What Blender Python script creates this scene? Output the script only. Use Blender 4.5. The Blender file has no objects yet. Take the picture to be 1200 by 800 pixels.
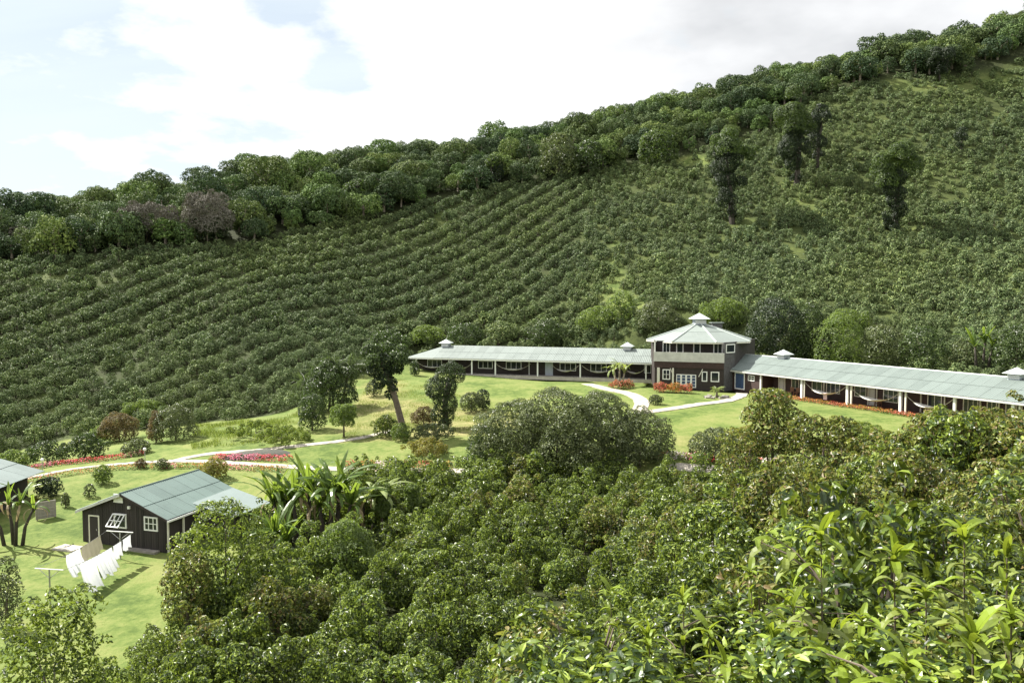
import bpy, math, random
import numpy as np
from mathutils import Vector, Matrix

scene = bpy.context.scene
COL = scene.collection
R = math.radians
# ------------------------------------------------------------------ camera
CZ = 11.56
FPX = 933.33
PITCH = math.atan(50 / FPX)
cam_d = bpy.data.cameras.new("camera")
cam_d.sensor_width = 36.0
cam_d.lens = 28.0
cam_d.clip_start = 0.1
cam_d.clip_end = 5000
cam = bpy.data.objects.new("camera", cam_d)
COL.objects.link(cam)
cam.location = (0, 0, CZ)
cam.rotation_euler = (R(90) - PITCH, 0, 0)
scene.camera = cam
scene.render.resolution_x, scene.render.resolution_y = 1024, 682
# ------------------------------------------------------------------ light
SUN_EL, SUN_AZ = R(46), math.atan2(-0.88, 0.47)      # azimuth from +Y towards +X
scene.view_settings.view_transform = 'Standard'
scene.view_settings.look = 'None'
scene.view_settings.exposure = 1.4
scene.view_settings.gamma = 1
sun_d = bpy.data.lights.new("sun", 'SUN')
sun_d.energy = 5.0
sun_d.angle = R(0.5)
sun_d.color = (1.0, 0.955, 0.87)
sun = bpy.data.objects.new("sun", sun_d)
COL.objects.link(sun)
sd = Vector((math.sin(SUN_AZ) * math.cos(SUN_EL), math.cos(SUN_AZ) * math.cos(SUN_EL), math.sin(SUN_EL)))
sun.rotation_euler = (-sd).to_track_quat('-Z', 'Y').to_euler()
sun.location = sd * 300


def N(nt, typ, **kw):
    n = nt.nodes.new(typ)
    for k, v in kw.items():
        if k.startswith('i_'):
            k2 = k[2:]
            n.inputs[int(k2) if k2.isdigit() else k2.replace('_', ' ')].default_value = v
        else:
            setattr(n, k, v)
    return n


def ramp(nt, stops, interp='LINEAR'):
    n = nt.nodes.new('ShaderNodeValToRGB')
    n.color_ramp.interpolation = interp
    el = n.color_ramp.elements
    while len(el) < len(stops):
        el.new(0.5)
    for e, (p, c) in zip(el, stops):
        e.position = p
        e.color = (c[0], c[1], c[2], 1) if not isinstance(c, (int, float)) else (c, c, c, 1)
    return n


def math_n(nt, op, a, b=None, clamp=False):
    n = nt.nodes.new('ShaderNodeMath')
    n.operation = op
    n.use_clamp = clamp
    for i, v in enumerate((a, b)):
        if v is None:
            continue
        if isinstance(v, (int, float)):
            n.inputs[i].default_value = v
        else:
            nt.links.new(v, n.inputs[i])
    return n.outputs[0]


def mixc(nt, f, a, b, blend='MIX'):
    n = nt.nodes.new('ShaderNodeMix')
    n.data_type = 'RGBA'
    n.blend_type = blend
    for s, v in ((n.inputs[0], f), (n.inputs[6], a), (n.inputs[7], b)):
        if isinstance(v, (int, float)):
            s.default_value = v
        elif isinstance(v, tuple):
            s.default_value = (v[0], v[1], v[2], 1)
        else:
            nt.links.new(v, s)
    return n.outputs[2]


world = bpy.data.worlds.new("World")
scene.world = world
world.use_nodes = True
wt = world.node_tree
wt.nodes.clear()
sky = N(wt, 'ShaderNodeTexSky', sky_type='NISHITA', sun_disc=False)
sky.sun_elevation = SUN_EL
sky.sun_rotation = SUN_AZ
sky.altitude = 1200
sky.air_density = 1.0
sky.dust_density = 1.5
tc = N(wt, 'ShaderNodeTexCoord')
sep = N(wt, 'ShaderNodeSeparateXYZ')
wt.links.new(tc.outputs['Generated'], sep.inputs[0])
# cloud layer: direction projected on a high flat deck
den = math_n(wt, 'ADD', math_n(wt, 'MAXIMUM', sep.outputs[2], 0.0), 0.22)
cx = math_n(wt, 'DIVIDE', sep.outputs[0], den)
cy = math_n(wt, 'DIVIDE', sep.outputs[1], den)
cmb = N(wt, 'ShaderNodeCombineXYZ')
wt.links.new(cx, cmb.inputs[0]); wt.links.new(cy, cmb.inputs[1])
cn = N(wt, 'ShaderNodeTexNoise', i_Scale=3.6, i_Detail=9.0, i_Roughness=0.58)
wt.links.new(cmb.outputs[0], cn.inputs['Vector'])


def lobe(dirv, w):
    """soft region of the sky round a direction, 1 in its middle"""
    v = Vector(dirv).normalized()
    d = N(wt, 'ShaderNodeVectorMath', operation='DISTANCE')
    wt.links.new(tc.outputs['Generated'], d.inputs[0])
    d.inputs[1].default_value = v
    return math_n(wt, 'SUBTRACT', 1.0, math_n(wt, 'DIVIDE', d.outputs['Value'], w), clamp=True)


def skydir(px, py):
    u, v = (px - 600) / FPX, (py - 400) / FPX
    c, s = math.cos(PITCH), math.sin(PITCH)
    return (u, c - v * s, -s - v * c)


# cloud cover: general cover, with clearer air to the left and small gaps
cover = math_n(wt, 'SUBTRACT', math_n(wt, 'ADD', math_n(wt, 'MULTIPLY', cn.outputs[0], 1.5), 0.10), math_n(wt, 'MULTIPLY', lobe(skydir(-110, 90), 0.60), 0.80))
cover = math_n(wt, 'SUBTRACT', cover, math_n(wt, 'MULTIPLY', lobe(skydir(395, 80), 0.05), 0.42))
cover = math_n(wt, 'SUBTRACT', cover, math_n(wt, 'MULTIPLY', lobe(skydir(350, -8), 0.065), 0.42))
cm = ramp(wt, [(0.30, 0.0), (0.46, 0.55), (0.66, 1.0)])
wt.links.new(cover, cm.inputs[0])
cn2 = N(wt, 'ShaderNodeTexNoise', i_Scale=2.2, i_Detail=5.0, i_Roughness=0.5)
cmb2 = N(wt, 'ShaderNodeVectorMath', operation='ADD', i_1=(3.1, 1.7, 0))
wt.links.new(cmb.outputs[0], cmb2.inputs[0]); wt.links.new(cmb2.outputs[0], cn2.inputs['Vector'])
thick = math_n(wt, 'ADD', math_n(wt, 'MULTIPLY', lobe(skydir(950, -40), 0.42), 0.6), math_n(wt, 'MULTIPLY', cn2.outputs[0], 0.85))
cr = ramp(wt, [(0.55, (9.3, 9.4, 9.5)), (0.80, (7.3, 7.4, 7.55)), (1.0, (5.0, 5.15, 5.35))])
wt.links.new(thick, cr.inputs[0])
# thin veil that whitens the sky towards the horizon
veil = ramp(wt, [(0.0, 0.9), (0.45, 0.4), (0.9, 0.2)])
wt.links.new(sep.outputs[2], veil.inputs[0])
skyc = mixc(wt, veil.outputs[0], sky.outputs[0], (7.6, 8.2, 8.5))
# high thin cirrus streaks in the clear part
cs = N(wt, 'ShaderNodeMapping', i_Scale=(0.7, 3.0, 1.0), i_Rotation=(0, 0, 0.5))
wt.links.new(cmb.outputs[0], cs.inputs[0])
cn3 = N(wt, 'ShaderNodeTexNoise', i_Scale=1.3, i_Detail=6.0)
wt.links.new(cs.outputs[0], cn3.inputs['Vector'])
cr3 = ramp(wt, [(0.40, 0.25), (0.68, 0.8)])
wt.links.new(cn3.outputs[0], cr3.inputs[0])
skyc = mixc(wt, cr3.outputs[0], skyc, (7.0, 7.8, 8.1))
final = mixc(wt, cm.outputs[0], skyc, cr.outputs[0])
bg = N(wt, 'ShaderNodeBackground', i_Strength=0.05)
wo = N(wt, 'ShaderNodeOutputWorld')
wt.links.new(final, bg.inputs[0]); wt.links.new(bg.outputs[0], wo.inputs[0])
scene.cycles.max_bounces = 4
scene.cycles.diffuse_bounces = 1
scene.cycles.glossy_bounces = 2
scene.cycles.transmission_bounces = 3
scene.cycles.sample_clamp_indirect = 4

# ------------------------------------------------------------------ view geometry helpers
_c, _s = math.cos(PITCH), math.sin(PITCH)


def ray(px, py):
    u, v = (px - 600) / FPX, (py - 400) / FPX
    return np.array((u, _c - v * _s, -_s - v * _c))


def W(px, py, Y):
    d = ray(px, py)
    return np.array((0, 0, CZ)) + d * (Y / d[1])


def atz(px, py, z):
    d = ray(px, py)
    return np.array((0, 0, CZ)) + d * ((z - CZ) / d[2])


def project(P):
    P = np.asarray(P, float)
    x, y, z = P[..., 0], P[..., 1], P[..., 2] - CZ
    f = y * _c - z * _s
    up = z * _c + y * _s
    return 600 + FPX * x / f, 400 - FPX * up / f, f


# ------------------------------------------------------------------ terrain
CP = []
for t in [  # px, py, distance
    (-300, 545, 88), (-300, 450, 105), (-300, 350, 140), (-300, 300, 170), (-300, 268, 195),
    (0, 527, 95), (0, 450, 112), (0, 400, 125), (0, 350, 140), (0, 312, 153), (0, 285, 172), (0, 262, 190),
    (150, 505, 99), (150, 400, 130), (150, 295, 160), (150, 258, 190), (150, 245, 208),
    (300, 488, 103), (300, 420, 122), (300, 350, 145), (300, 290, 169), (300, 225, 212), (300, 210, 235),
    (450, 415, 130), (450, 330, 165), (450, 250, 198), (450, 197, 250),
    (600, 404, 136), (600, 350, 157), (600, 280, 185), (600, 214, 212), (600, 179, 258),
    (750, 392, 130), (750, 280, 172), (750, 190, 213), (750, 142, 252),
    (900, 388, 122), (900, 300, 155), (900, 200, 193), (900, 150, 214), (900, 104, 248),
    (1050, 300, 147), (1050, 200, 182), (1050, 95, 218), (1050, 70, 240),
    (1200, 410, 104), (1200, 300, 140), (1200, 200, 174), (1200, 100, 212), (1200, 28, 243),
    (1500, 420, 93), (1500, 300, 130), (1500, 200, 160), (1500, -50, 235),
]:
    CP.append(W(*t))
for px, py, Y in [(-300, 268, 195), (0, 262, 190), (150, 245, 208), (300, 210, 235), (450, 197, 250), (600, 179, 258), (750, 142, 252), (900, 104, 248), (1050, 70, 240), (1200, 28, 243), (1500, -50, 235)]:
    p = W(px, py, Y)                                   # behind the crest the ground falls away
    CP.append(p + np.array((p[0] * 0.15, 40, -16)))
    CP.append(p + np.array((p[0] * 0.4, 140, -60)))
for p in [
    # lodge plateau
    (-22, 117, -.25), (-10, 112, -.2), (0, 125, -.1), (10, 112, -.2), (20, 126, -.1), (20, 104, -.2), (30, 96, -.2), (38, 80, -.2), (45, 66, -.2),
    (34, 112, -.1), (46, 90, -.1), (53, 72, -.1), (10, 95, -.3), (18, 88, -.4), (24, 80, -.6), (30, 74, -.9), (56, 95, 1.4), (42, 112, 1.2), (-16, 134, .4), (8, 136, 1.6),
    (-10, 106, -.5), (0, 104, -.4), (-24, 108, -1.2),
    # bank below the left wing, lower garden
    (-10, 95, -1.6), (-4, 88, -1.9), (-16, 84, -2.5), (-25, 92, -2.6), (-34, 98, -3.4), (-22, 74, -3.7), (-8, 74, -2.9), (4, 74, -2.2),
    (14, 70, -2.0), (20, 66, -2.3), (28, 62, -2.2), (36, 56, -1.2), (-32, 76, -4.1), (-42, 78, -4.7), (-48, 88, -5.4), (-52, 70, -5.0),
    # shed lawn
    (-27, 66, -5.2), (-27, 55, -5.9), (-21, 60, -5.6), (-31, 50, -6.0), (-40, 60, -5.6), (-27, 44, -6.2), (-22, 50, -6.1), (-18, 38, -6.2), (-28, 32, -6.2), (-40, 35, -6.5), (-60, 50, -6.5),
    # coffee slope below the camera
    (-8, 64, -4.7), (4, 64, -4.6), (14, 60, -4.5), (-8, 50, -5.1), (4, 50, -5.2), (-10, 38, -5.3), (0, 38, -5.2), (0, 30, -4.9), (-12, 28, -5.6), (-20, 20, -5.0), (0, 20, -1.3), (-8, 12, 0),
    (8, 42, -3.6), (16, 48, -1.7), (24, 50, -.7), (32, 46, 0.2), (9, 33, 0.9), (14, 33, 3.0), (20, 33, 4.3), (26, 34, 4.6), (8, 24, 2.4), (12, 24, 3.6), (9, 15, 5.3), (14, 16, 6.2),
    (1.5, 12, 4.3), (3.5, 9, 6.2), (5, 6, 7.3), (1.5, 6, 6.4), (0, 0, 9.3), (8, 2, 9.5), (-6, 0, 8.5), (-30, 5, 0), (20, -10, 13), (-10, -30, 18), (30, 10, 8.5), (60, 20, 9), (60, 50, 2.5), (70, 90, 3), (-90, 30, -8), (-110, 90, -4), (90, -20, 20), (-80, -30, 5),
    (-150, 90, -2), (-160, 40, -6), (130, 60, 12),
]:
    CP.append(np.array(p, float))
CP = np.array(CP)
_CC = 5.0


def _phi(r2):
    return np.sqrt(r2 + _CC ** 2)


_A = _phi(((CP[:, None, :2] - CP[None, :, :2]) ** 2).sum(-1))
_n = len(CP)
_A[np.arange(_n), np.arange(_n)] += -0.15
_M = np.zeros((_n + 3, _n + 3))
_M[:_n, :_n] = _A
_M[:_n, _n:] = np.c_[np.ones(_n), CP[:, :2]]
_M[_n:, :_n] = _M[:_n, _n:].T
_sol = np.linalg.solve(_M, np.r_[CP[:, 2], 0, 0, 0])


def terr(x, y):
    x = np.asarray(x, float); y = np.asarray(y, float)
    sh = x.shape
    xf = x.ravel(); yf = y.ravel()
    out = np.empty_like(xf)
    for i in range(0, len(xf), 20000):
        a, b = xf[i:i + 20000], yf[i:i + 20000]
        r2 = (a[:, None] - CP[None, :, 0]) ** 2 + (b[:, None] - CP[None, :, 1]) ** 2
        out[i:i + 20000] = _phi(r2) @ _sol[:_n] + _sol[_n] + _sol[_n + 1] * a + _sol[_n + 2] * b
    # far outside the modelled valley the land settles to a plain
    d = np.sqrt(xf ** 2 + (yf - 150) ** 2)
    w = np.clip((d - 480) / 300, 0, 1)
    w = w * w * (3 - 2 * w)
    out = out * (1 - w) + (-20) * w
    return out.reshape(sh)


def tz(x, y):
    return float(terr(np.array([x]), np.array([y]))[0])


def hit(px, py, tmin=4):
    d = ray(px, py)
    Y = np.arange(tmin, 480, 0.25)
    P = np.array((0, 0, CZ)) + d[None, :] * (Y / d[1])[:, None]
    g = P[:, 2] - terr(P[:, 0], P[:, 1])
    k = np.argmax(g <= 0)
    if g[k] > 0:
        k = len(Y) - 1
    p = P[k].copy()
    p[2] = tz(p[0], p[1])
    return p


def inpoly(x, y, poly):
    x = np.asarray(x); y = np.asarray(y)
    ins = np.zeros(x.shape, bool)
    n = len(poly)
    for i in range(n):
        x0, y0 = poly[i]; x1, y1 = poly[(i + 1) % n]
        c = ((y0 > y) != (y1 > y)) & (x < (x1 - x0) * (y - y0) / ((y1 - y0) if y1 != y0 else 1e-9) + x0)
        ins ^= c
    return ins


FIELD = [tuple(W(*t)[:2]) for t in [(-260, 550, 84), (-60, 535, 90), (30, 527, 95), (110, 508, 99), (225, 490, 99.5), (300, 492, 100.5), (345, 478, 104), (378, 452, 109), (428, 428, 119), (470, 405, 133), (600, 400, 134), (700, 395, 130),
                                    (780, 385, 126), (880, 385, 119), (980, 385, 112), (1120, 400, 98), (1210, 410, 87), (1400, 420, 72),
                                    (1500, 20, 225), (1350, 45, 225), (1200, 75, 221), (1100, 92, 219), (960, 118, 222), (900, 152, 213), (830, 180, 211), (700, 200, 212), (600, 215, 211), (500, 240, 204), (400, 262, 190), (280, 286, 169), (130, 293, 159), (0, 306, 154), (-300, 312, 152)]]
FG = [(-16.5, 26), (-17.5, 38), (-17, 50), (-17, 60), (-12, 64.5), (-2, 67), (8, 66.5), (13, 63), (20, 58), (26, 52), (31, 45), (44, 40), (44, 8), (14, 2.5), (3.5, 3.5), (0.2, 7), (-0.5, 12), (-6, 20), (-12, 26)]


def axis(lo, hi, c, fine, n):
    t = np.linspace(0, 1, n)
    k = 3.2
    a = np.arcsinh((lo - c) / fine) ; b = np.arcsinh((hi - c) / fine)
    return c + fine * np.sinh(a + (b - a) * t)


gx = axis(-1500, 1500, 0, 70, 430)
gy = axis(-900, 1900, 72, 60, 430)
GX, GY = np.meshgrid(gx, gy)
GZ = terr(GX, GY)


def fast_mesh(name, V, Fs, mats=(), smooth=False):
    """V (n,3); Fs list of (faces array (k,3|4), material index)"""
    me = bpy.data.meshes.new(name)
    V = np.asarray(V, np.float32)
    me.vertices.add(len(V))
    me.vertices.foreach_set('co', V.ravel())
    nl = sum(f.size for f, _ in Fs)
    nf = sum(len(f) for f, _ in Fs)
    me.loops.add(nl)
    me.loops.foreach_set('vertex_index', np.concatenate([f.ravel() for f, _ in Fs]).astype(np.int32))
    me.polygons.add(nf)
    cnt = np.concatenate([np.full(len(f), f.shape[1]) for f, _ in Fs])
    st = np.r_[0, np.cumsum(cnt)[:-1]]
    me.polygons.foreach_set('loop_start', st.astype(np.int32))
    me.polygons.foreach_set('loop_total', cnt.astype(np.int32))
    me.polygons.foreach_set('material_index', np.concatenate([np.full(len(f), m) for f, m in Fs]).astype(np.int32))
    me.polygons.foreach_set('use_smooth', np.full(nf, bool(smooth)))
    me.update(calc_edges=True)
    me.validate()
    for m in mats:
        me.materials.append(m)
    return me


class MB:
    """collects geometry for one mesh"""
    def __init__(s):
        s.V = []; s.F = []; s.n = 0

    def add(s, V, F, m=0):
        V = np.asarray(V, float); F = np.asarray(F, int)
        s.V.append(V); s.F.append((F + s.n, m)); s.n += len(V)
        return s

    def mesh(s, name, mats, origin=(0, 0, 0), smooth=False):
        return fast_mesh(name, np.concatenate(s.V) - np.array(origin), s.F, mats, smooth)


def tag(o, label=None, cat=None, group=None, kind=None):
    if label: o['label'] = label
    if cat: o['category'] = cat
    if group: o['group'] = group
    if kind: o['kind'] = kind
    return o


def ob(name, me, parent=None, loc=(0, 0, 0), rot=(0, 0, 0), scale=(1, 1, 1), mat=None):
    o = bpy.data.objects.new(name, me)
    COL.objects.link(o)
    if parent is not None:
        o.parent = parent
    if mat is not None:
        o.matrix_basis = mat
    else:
        o.location = loc
        o.rotation_euler = rot
        o.scale = scale if not isinstance(scale, (int, float)) else (scale,) * 3
    return o


def thing(name, label, cat, loc, group=None, rz=0.0, scale=1.0):
    o = ob(name, None, None, loc, (0, 0, rz), scale)
    o.empty_display_size = 0.2
    return tag(o, label, cat, group)


# ------------------------------------------------------------------ materials
def newmat(name):
    m = bpy.data.materials.new(name)
    m.use_nodes = True
    nt = m.node_tree
    b = nt.nodes['Principled BSDF']
    return m, nt, b


def plain(name, col, rough=0.6, var=0.12, scale=3.0, bump=0.0, metal=0.0, spec=0.5):
    m, nt, b = newmat(name)
    t = N(nt, 'ShaderNodeTexCoord')
    n = N(nt, 'ShaderNodeTexNoise', i_Scale=scale, i_Detail=5.0, i_Roughness=0.6)
    nt.links.new(t.outputs['Object'], n.inputs['Vector'])
    c = ramp(nt, [(0.3, tuple(x * (1 - var) for x in col)), (0.7, tuple(min(1, x * (1 + var)) for x in col))])
    nt.links.new(n.outputs[0], c.inputs[0])
    nt.links.new(c.outputs[0], b.inputs['Base Color'])
    b.inputs['Roughness'].default_value = rough
    b.inputs['Metallic'].default_value = metal
    b.inputs['Specular IOR Level'].default_value = spec
    if bump:
        bp = N(nt, 'ShaderNodeBump', i_Strength=0.5, i_Distance=bump)
        nt.links.new(n.outputs[0], bp.inputs['Height'])
        nt.links.new(bp.outputs[0], b.inputs['Normal'])
    return m


def leafmat(name, cols, rough=0.45, tr=0.3, trcol=(0.25, 0.36, 0.03), objvar=0.35, spec=0.35, objcols=None, zone=0.0):
    """foliage: colour per leaf, tint per plant, light let through"""
    m, nt, b = newmat(name)
    g = N(nt, 'ShaderNodeNewGeometry')
    k = len(cols)
    c = ramp(nt, [((i + 0.5) / k, cc) for i, cc in enumerate(cols)])
    nt.links.new(g.outputs['Random Per Island'], c.inputs[0])
    col = c.outputs[0]
    oi = N(nt, 'ShaderNodeObjectInfo')
    if objcols:
        oc = ramp(nt, [(i / max(1, len(objcols) - 1), cc) for i, cc in enumerate(objcols)])
        nt.links.new(oi.outputs['Random'], oc.inputs[0])
        col = mixc(nt, 1.0, col, oc.outputs[0], 'MULTIPLY')
    hsv = N(nt, 'ShaderNodeHueSaturation')
    v = math_n(nt, 'ADD', math_n(nt, 'MULTIPLY', oi.outputs['Random'], objvar), 1 - objvar / 2)
    nt.links.new(v, hsv.inputs['Value'])
    nt.links.new(col, hsv.inputs['Color'])
    col = hsv.outputs[0]
    if zone:
        tx = N(nt, 'ShaderNodeTexNoise', i_Scale=0.035, i_Detail=3.0)
        nt.links.new(g.outputs['Position'], tx.inputs['Vector'])
        zr = ramp(nt, [(0.42, (1, 1, 1)), (0.64, (1.0 + zone, 1.0 + zone * 0.75, 1.0 - zone * 0.35))])
        nt.links.new(tx.outputs[0], zr.inputs[0])
        col = mixc(nt, 1.0, col, zr.outputs[0], 'MULTIPLY')
    nt.links.new(col, b.inputs['Base Color'])
    b.inputs['Roughness'].default_value = rough
    b.inputs['Specular IOR Level'].default_value = spec
    tl = N(nt, 'ShaderNodeBsdfTranslucent')
    tcx = mixc(nt, 0.6, col, trcol)
    nt.links.new(tcx, tl.inputs[0])
    mx = N(nt, 'ShaderNodeMixShader', i_0=tr)
    nt.links.new(b.outputs[0], mx.inputs[1]); nt.links.new(tl.outputs[0], mx.inputs[2])
    nt.links.new(mx.outputs[0], nt.nodes['Material Output'].inputs[0])
    return m


M = {}
M['bark'] = plain('bark', (0.12, 0.095, 0.07), 0.9, 0.4, 6, 0.02)
M['pale_bark'] = plain('pale_bark', (0.26, 0.22, 0.17), 0.9, 0.35, 6, 0.02)
M['dark_bark'] = plain('dark_bark', (0.05, 0.042, 0.032), 0.9, 0.4, 6, 0.02)
M['white'] = plain('white_paint', (0.78, 0.78, 0.76), 0.5, 0.06, 2)
M['cream'] = plain('cream_paint', (0.62, 0.60, 0.52), 0.5, 0.08, 2)
M['grey_board'] = plain('grey_board', (0.50, 0.50, 0.47), 0.7, 0.15, 1.5)
M['stone_grey'] = plain('grey_shingle', (0.085, 0.083, 0.085), 0.85, 0.3, 4, 0.02)
M['concrete'] = plain('concrete', (0.40, 0.37, 0.32), 0.9, 0.18, 1.2, 0.01)
M['path'] = plain('path_concrete', (0.34, 0.31, 0.26), 0.9, 0.35, 1.6, 0.02)
M['brickred'] = plain('red_tile_floor', (0.22, 0.075, 0.04), 0.7, 0.25, 3)
M['glass'] = plain('window_glass', (0.02, 0.025, 0.03), 0.06, 0.2, 1)
M['glass_blue'] = plain('door_glass', (0.05, 0.08, 0.15), 0.06, 0.3, 1.5)
M['metal'] = plain('grey_metal', (0.35, 0.35, 0.34), 0.45, 0.15, 5, metal=0.6)
M['rope'] = plain('rope', (0.66, 0.62, 0.50), 0.9, 0.1, 8)
M['cloth_white'] = plain('white_cloth', (0.88, 0.89, 0.93), 0.9, 0.03, 2)
M['cloth_cream'] = plain('cream_cloth', (0.55, 0.49, 0.36), 0.9, 0.06, 2)
M['cloth_pink'] = plain('pink_cloth', (0.7, 0.5, 0.48), 0.9, 0.06, 2)
M['wood'] = plain('varnished_wood', (0.16, 0.075, 0.035), 0.6, 0.3, 4)
M['soil'] = plain('dark_soil', (0.055, 0.056, 0.044), 0.95, 0.35, 4, 0.03)
M['rock'] = plain('garden_rock', (0.25, 0.23, 0.20), 0.9, 0.35, 3, 0.03)
M['dark_wood'] = plain('dark_wall', (0.026, 0.018, 0.016), 0.75, 0.3, 3)
M['red_wood'] = plain('red_brown_wall', (0.040, 0.021, 0.018), 0.75, 0.3, 2.5)
M['lampglass'] = plain('lamp_glass', (0.75, 0.75, 0.72), 0.3, 0.03, 2)


def wood_boards(name, col, period=0.2):
    m, nt, b = newmat(name)
    t = N(nt, 'ShaderNodeTexCoord')
    mp = N(nt, 'ShaderNodeMapping', i_Scale=(3, 3, 0.25))
    nt.links.new(t.outputs['Object'], mp.inputs[0])
    n = N(nt, 'ShaderNodeTexNoise', i_Scale=2.5, i_Detail=6.0)
    nt.links.new(mp.outputs[0], n.inputs['Vector'])
    g = N(nt, 'ShaderNodeNewGeometry')
    v = math_n(nt, 'ADD', math_n(nt, 'MULTIPLY', n.outputs[0], 0.5), math_n(nt, 'MULTIPLY', g.outputs['Random Per Island'], 0.5))
    c = ramp(nt, [(0.2, tuple(x * .55 for x in col)), (0.8, tuple(x * 1.6 for x in col))])
    nt.links.new(v, c.inputs[0])
    nt.links.new(c.outputs[0], b.inputs['Base Color'])
    b.inputs['Roughness'].default_value = 0.8
    return m


M['shed_board'] = wood_boards('shed_board', (0.026, 0.021, 0.020))
M['bleached_board'] = wood_boards('bleached_board', (0.22, 0.20, 0.17))


def roofmat(name, col, stain):
    m, nt, b = newmat(name)
    t = N(nt, 'ShaderNodeNewGeometry')
    n = N(nt, 'ShaderNodeTexNoise', i_Scale=0.6, i_Detail=8.0, i_Roughness=0.65)
    nt.links.new(t.outputs['Position'], n.inputs['Vector'])
    n2 = N(nt, 'ShaderNodeTexNoise', i_Scale=9.0, i_Detail=3.0)
    nt.links.new(t.outputs['Position'], n2.inputs['Vector'])
    t2 = N(nt, 'ShaderNodeTexCoord')
    ms = N(nt, 'ShaderNodeMapping', i_Scale=(7.0, .5, 1.0))
    nt.links.new(t2.outputs['Object'], ms.inputs[0])
    n5 = N(nt, 'ShaderNodeTexNoise', i_Scale=1.0, i_Detail=4.0)
    nt.links.new(ms.outputs[0], n5.inputs['Vector'])
    oi = N(nt, 'ShaderNodeObjectInfo')
    v = math_n(nt, 'ADD', math_n(nt, 'MULTIPLY', n.outputs[0], 0.45), math_n(nt, 'MULTIPLY', n5.outputs[0], 0.25))
    v = math_n(nt, 'ADD', v, math_n(nt, 'MULTIPLY', oi.outputs['Random'], 0.2))
    v = math_n(nt, 'ADD', v, math_n(nt, 'MULTIPLY', n2.outputs[0], 0.14))
    c = ramp(nt, [(0.28, stain), (0.5, col), (0.8, tuple(min(1, x * 1.18) for x in col))])
    nt.links.new(v, c.inputs[0])
    nt.links.new(c.outputs[0], b.inputs['Base Color'])
    b.inputs['Roughness'].default_value = 0.55
    b.inputs['Specular IOR Level'].default_value = 0.35
    return m


M['roof'] = roofmat('pale_green_roof', (0.19, 0.22, 0.205), (0.135, 0.16, 0.148))
M['roof_teal'] = roofmat('teal_roof', (0.115, 0.165, 0.150), (0.082, 0.122, 0.112))
M['roof_grey'] = roofmat('grey_green_roof', (0.16, 0.2, 0.192), (0.12, 0.152, 0.145))
M['ridge'] = plain('ridge_metal', (0.50, 0.55, 0.52), 0.45, 0.08, 2)

# foliage
M['cloth_white'] = leafmat('white_cloth_thin', [(0.74, 0.75, 0.80), (0.76, 0.77, 0.81)], 0.9, 0.35, (0.92, 0.93, 0.97), 0.0)
M['coffee_far'] = leafmat('coffee_leaf_far', [(0.040, 0.072, 0.026), (0.078, 0.120, 0.046), (0.135, 0.186, 0.074), (0.24, 0.295, 0.125)], 0.58, 0.10, (0.18, 0.28, 0.06), 0.55, zone=0.2, spec=0.3)
M['coffee'] = leafmat('coffee_leaf', [(0.009, 0.022, 0.006), (0.026, 0.050, 0.011), (0.075, 0.118, 0.022), (0.26, 0.33, 0.065)], 0.38, 0.3, (0.38, 0.50, 0.05), 0.5)
M['coffee_red'] = leafmat('coffee_leaf_reddish', [(0.014, 0.028, 0.008), (0.036, 0.060, 0.013), (0.095, 0.13, 0.026), (0.25, 0.29, 0.07), (0.17, 0.12, 0.05)], 0.38, 0.3, (0.40, 0.46, 0.06), 0.4)
M['coffee_bright'] = leafmat('young_leaf', [(0.008, 0.018, 0.005), (0.018, 0.036, 0.008), (0.045, 0.078, 0.014), (0.16, 0.215, 0.028)], 0.33, 0.22, (0.36, 0.46, 0.04), 0.6)
M['forest'] = leafmat('forest_leaf', [(0.048, 0.076, 0.036), (0.082, 0.118, 0.050), (0.135, 0.176, 0.072)], 0.65, 0.1, (0.14, 0.22, 0.05), 0.3, 0.22,
                      objcols=[(0.62, 0.78, 0.85), (0.95, 1.0, 0.9), (1.4, 1.35, 0.85), (0.85, 0.9, 0.95), (1.25, 1.45, 0.9), (1.7, 1.6, 1.0)])
M['forest_grey'] = leafmat('bare_twigs', [(0.15, 0.138, 0.115), (0.19, 0.175, 0.145), (0.12, 0.118, 0.09)], 0.85, 0.1, (0.16, 0.14, 0.09), 0.15)
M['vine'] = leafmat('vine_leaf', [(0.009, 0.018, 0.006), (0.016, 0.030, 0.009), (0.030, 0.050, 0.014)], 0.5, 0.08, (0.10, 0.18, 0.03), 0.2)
M['vine_light'] = leafmat('vine_leaf_light', [(0.05, 0.10, 0.02), (0.08, 0.145, 0.028), (0.10, 0.17, 0.03)], 0.5, 0.35, (0.3, 0.45, 0.04), 0.2)
M['ivy'] = leafmat('ivy_leaf', [(0.014, 0.028, 0.008), (0.026, 0.046, 0.012), (0.055, 0.085, 0.022)], 0.42, 0.1, (0.12, 0.2, 0.03), 0.2)
M['vine_mid'] = leafmat('vine_leaf_mid', [(0.020, 0.038, 0.010), (0.045, 0.078, 0.018), (0.10, 0.15, 0.032)], 0.5, 0.2, (0.25, 0.38, 0.05), 0.2)
M['shoot_leaf'] = leafmat('shoot_leaf', [(0.03, 0.06, 0.010), (0.13, 0.19, 0.022), (0.30, 0.38, 0.035)], 0.34, 0.35, (0.45, 0.55, 0.04), 0.6)
M['dark_tree'] = leafmat('dark_tree_leaf', [(0.022, 0.036, 0.011), (0.040, 0.062, 0.018), (0.075, 0.108, 0.030)], 0.42, 0.2, (0.16, 0.28, 0.04), 0.25)
M['olive'] = leafmat('olive_leaf', [(0.040, 0.058, 0.020), (0.068, 0.09, 0.032), (0.105, 0.13, 0.048), (0.16, 0.185, 0.075)], 0.42, 0.2, (0.22, 0.28, 0.07), 0.2)
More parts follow.
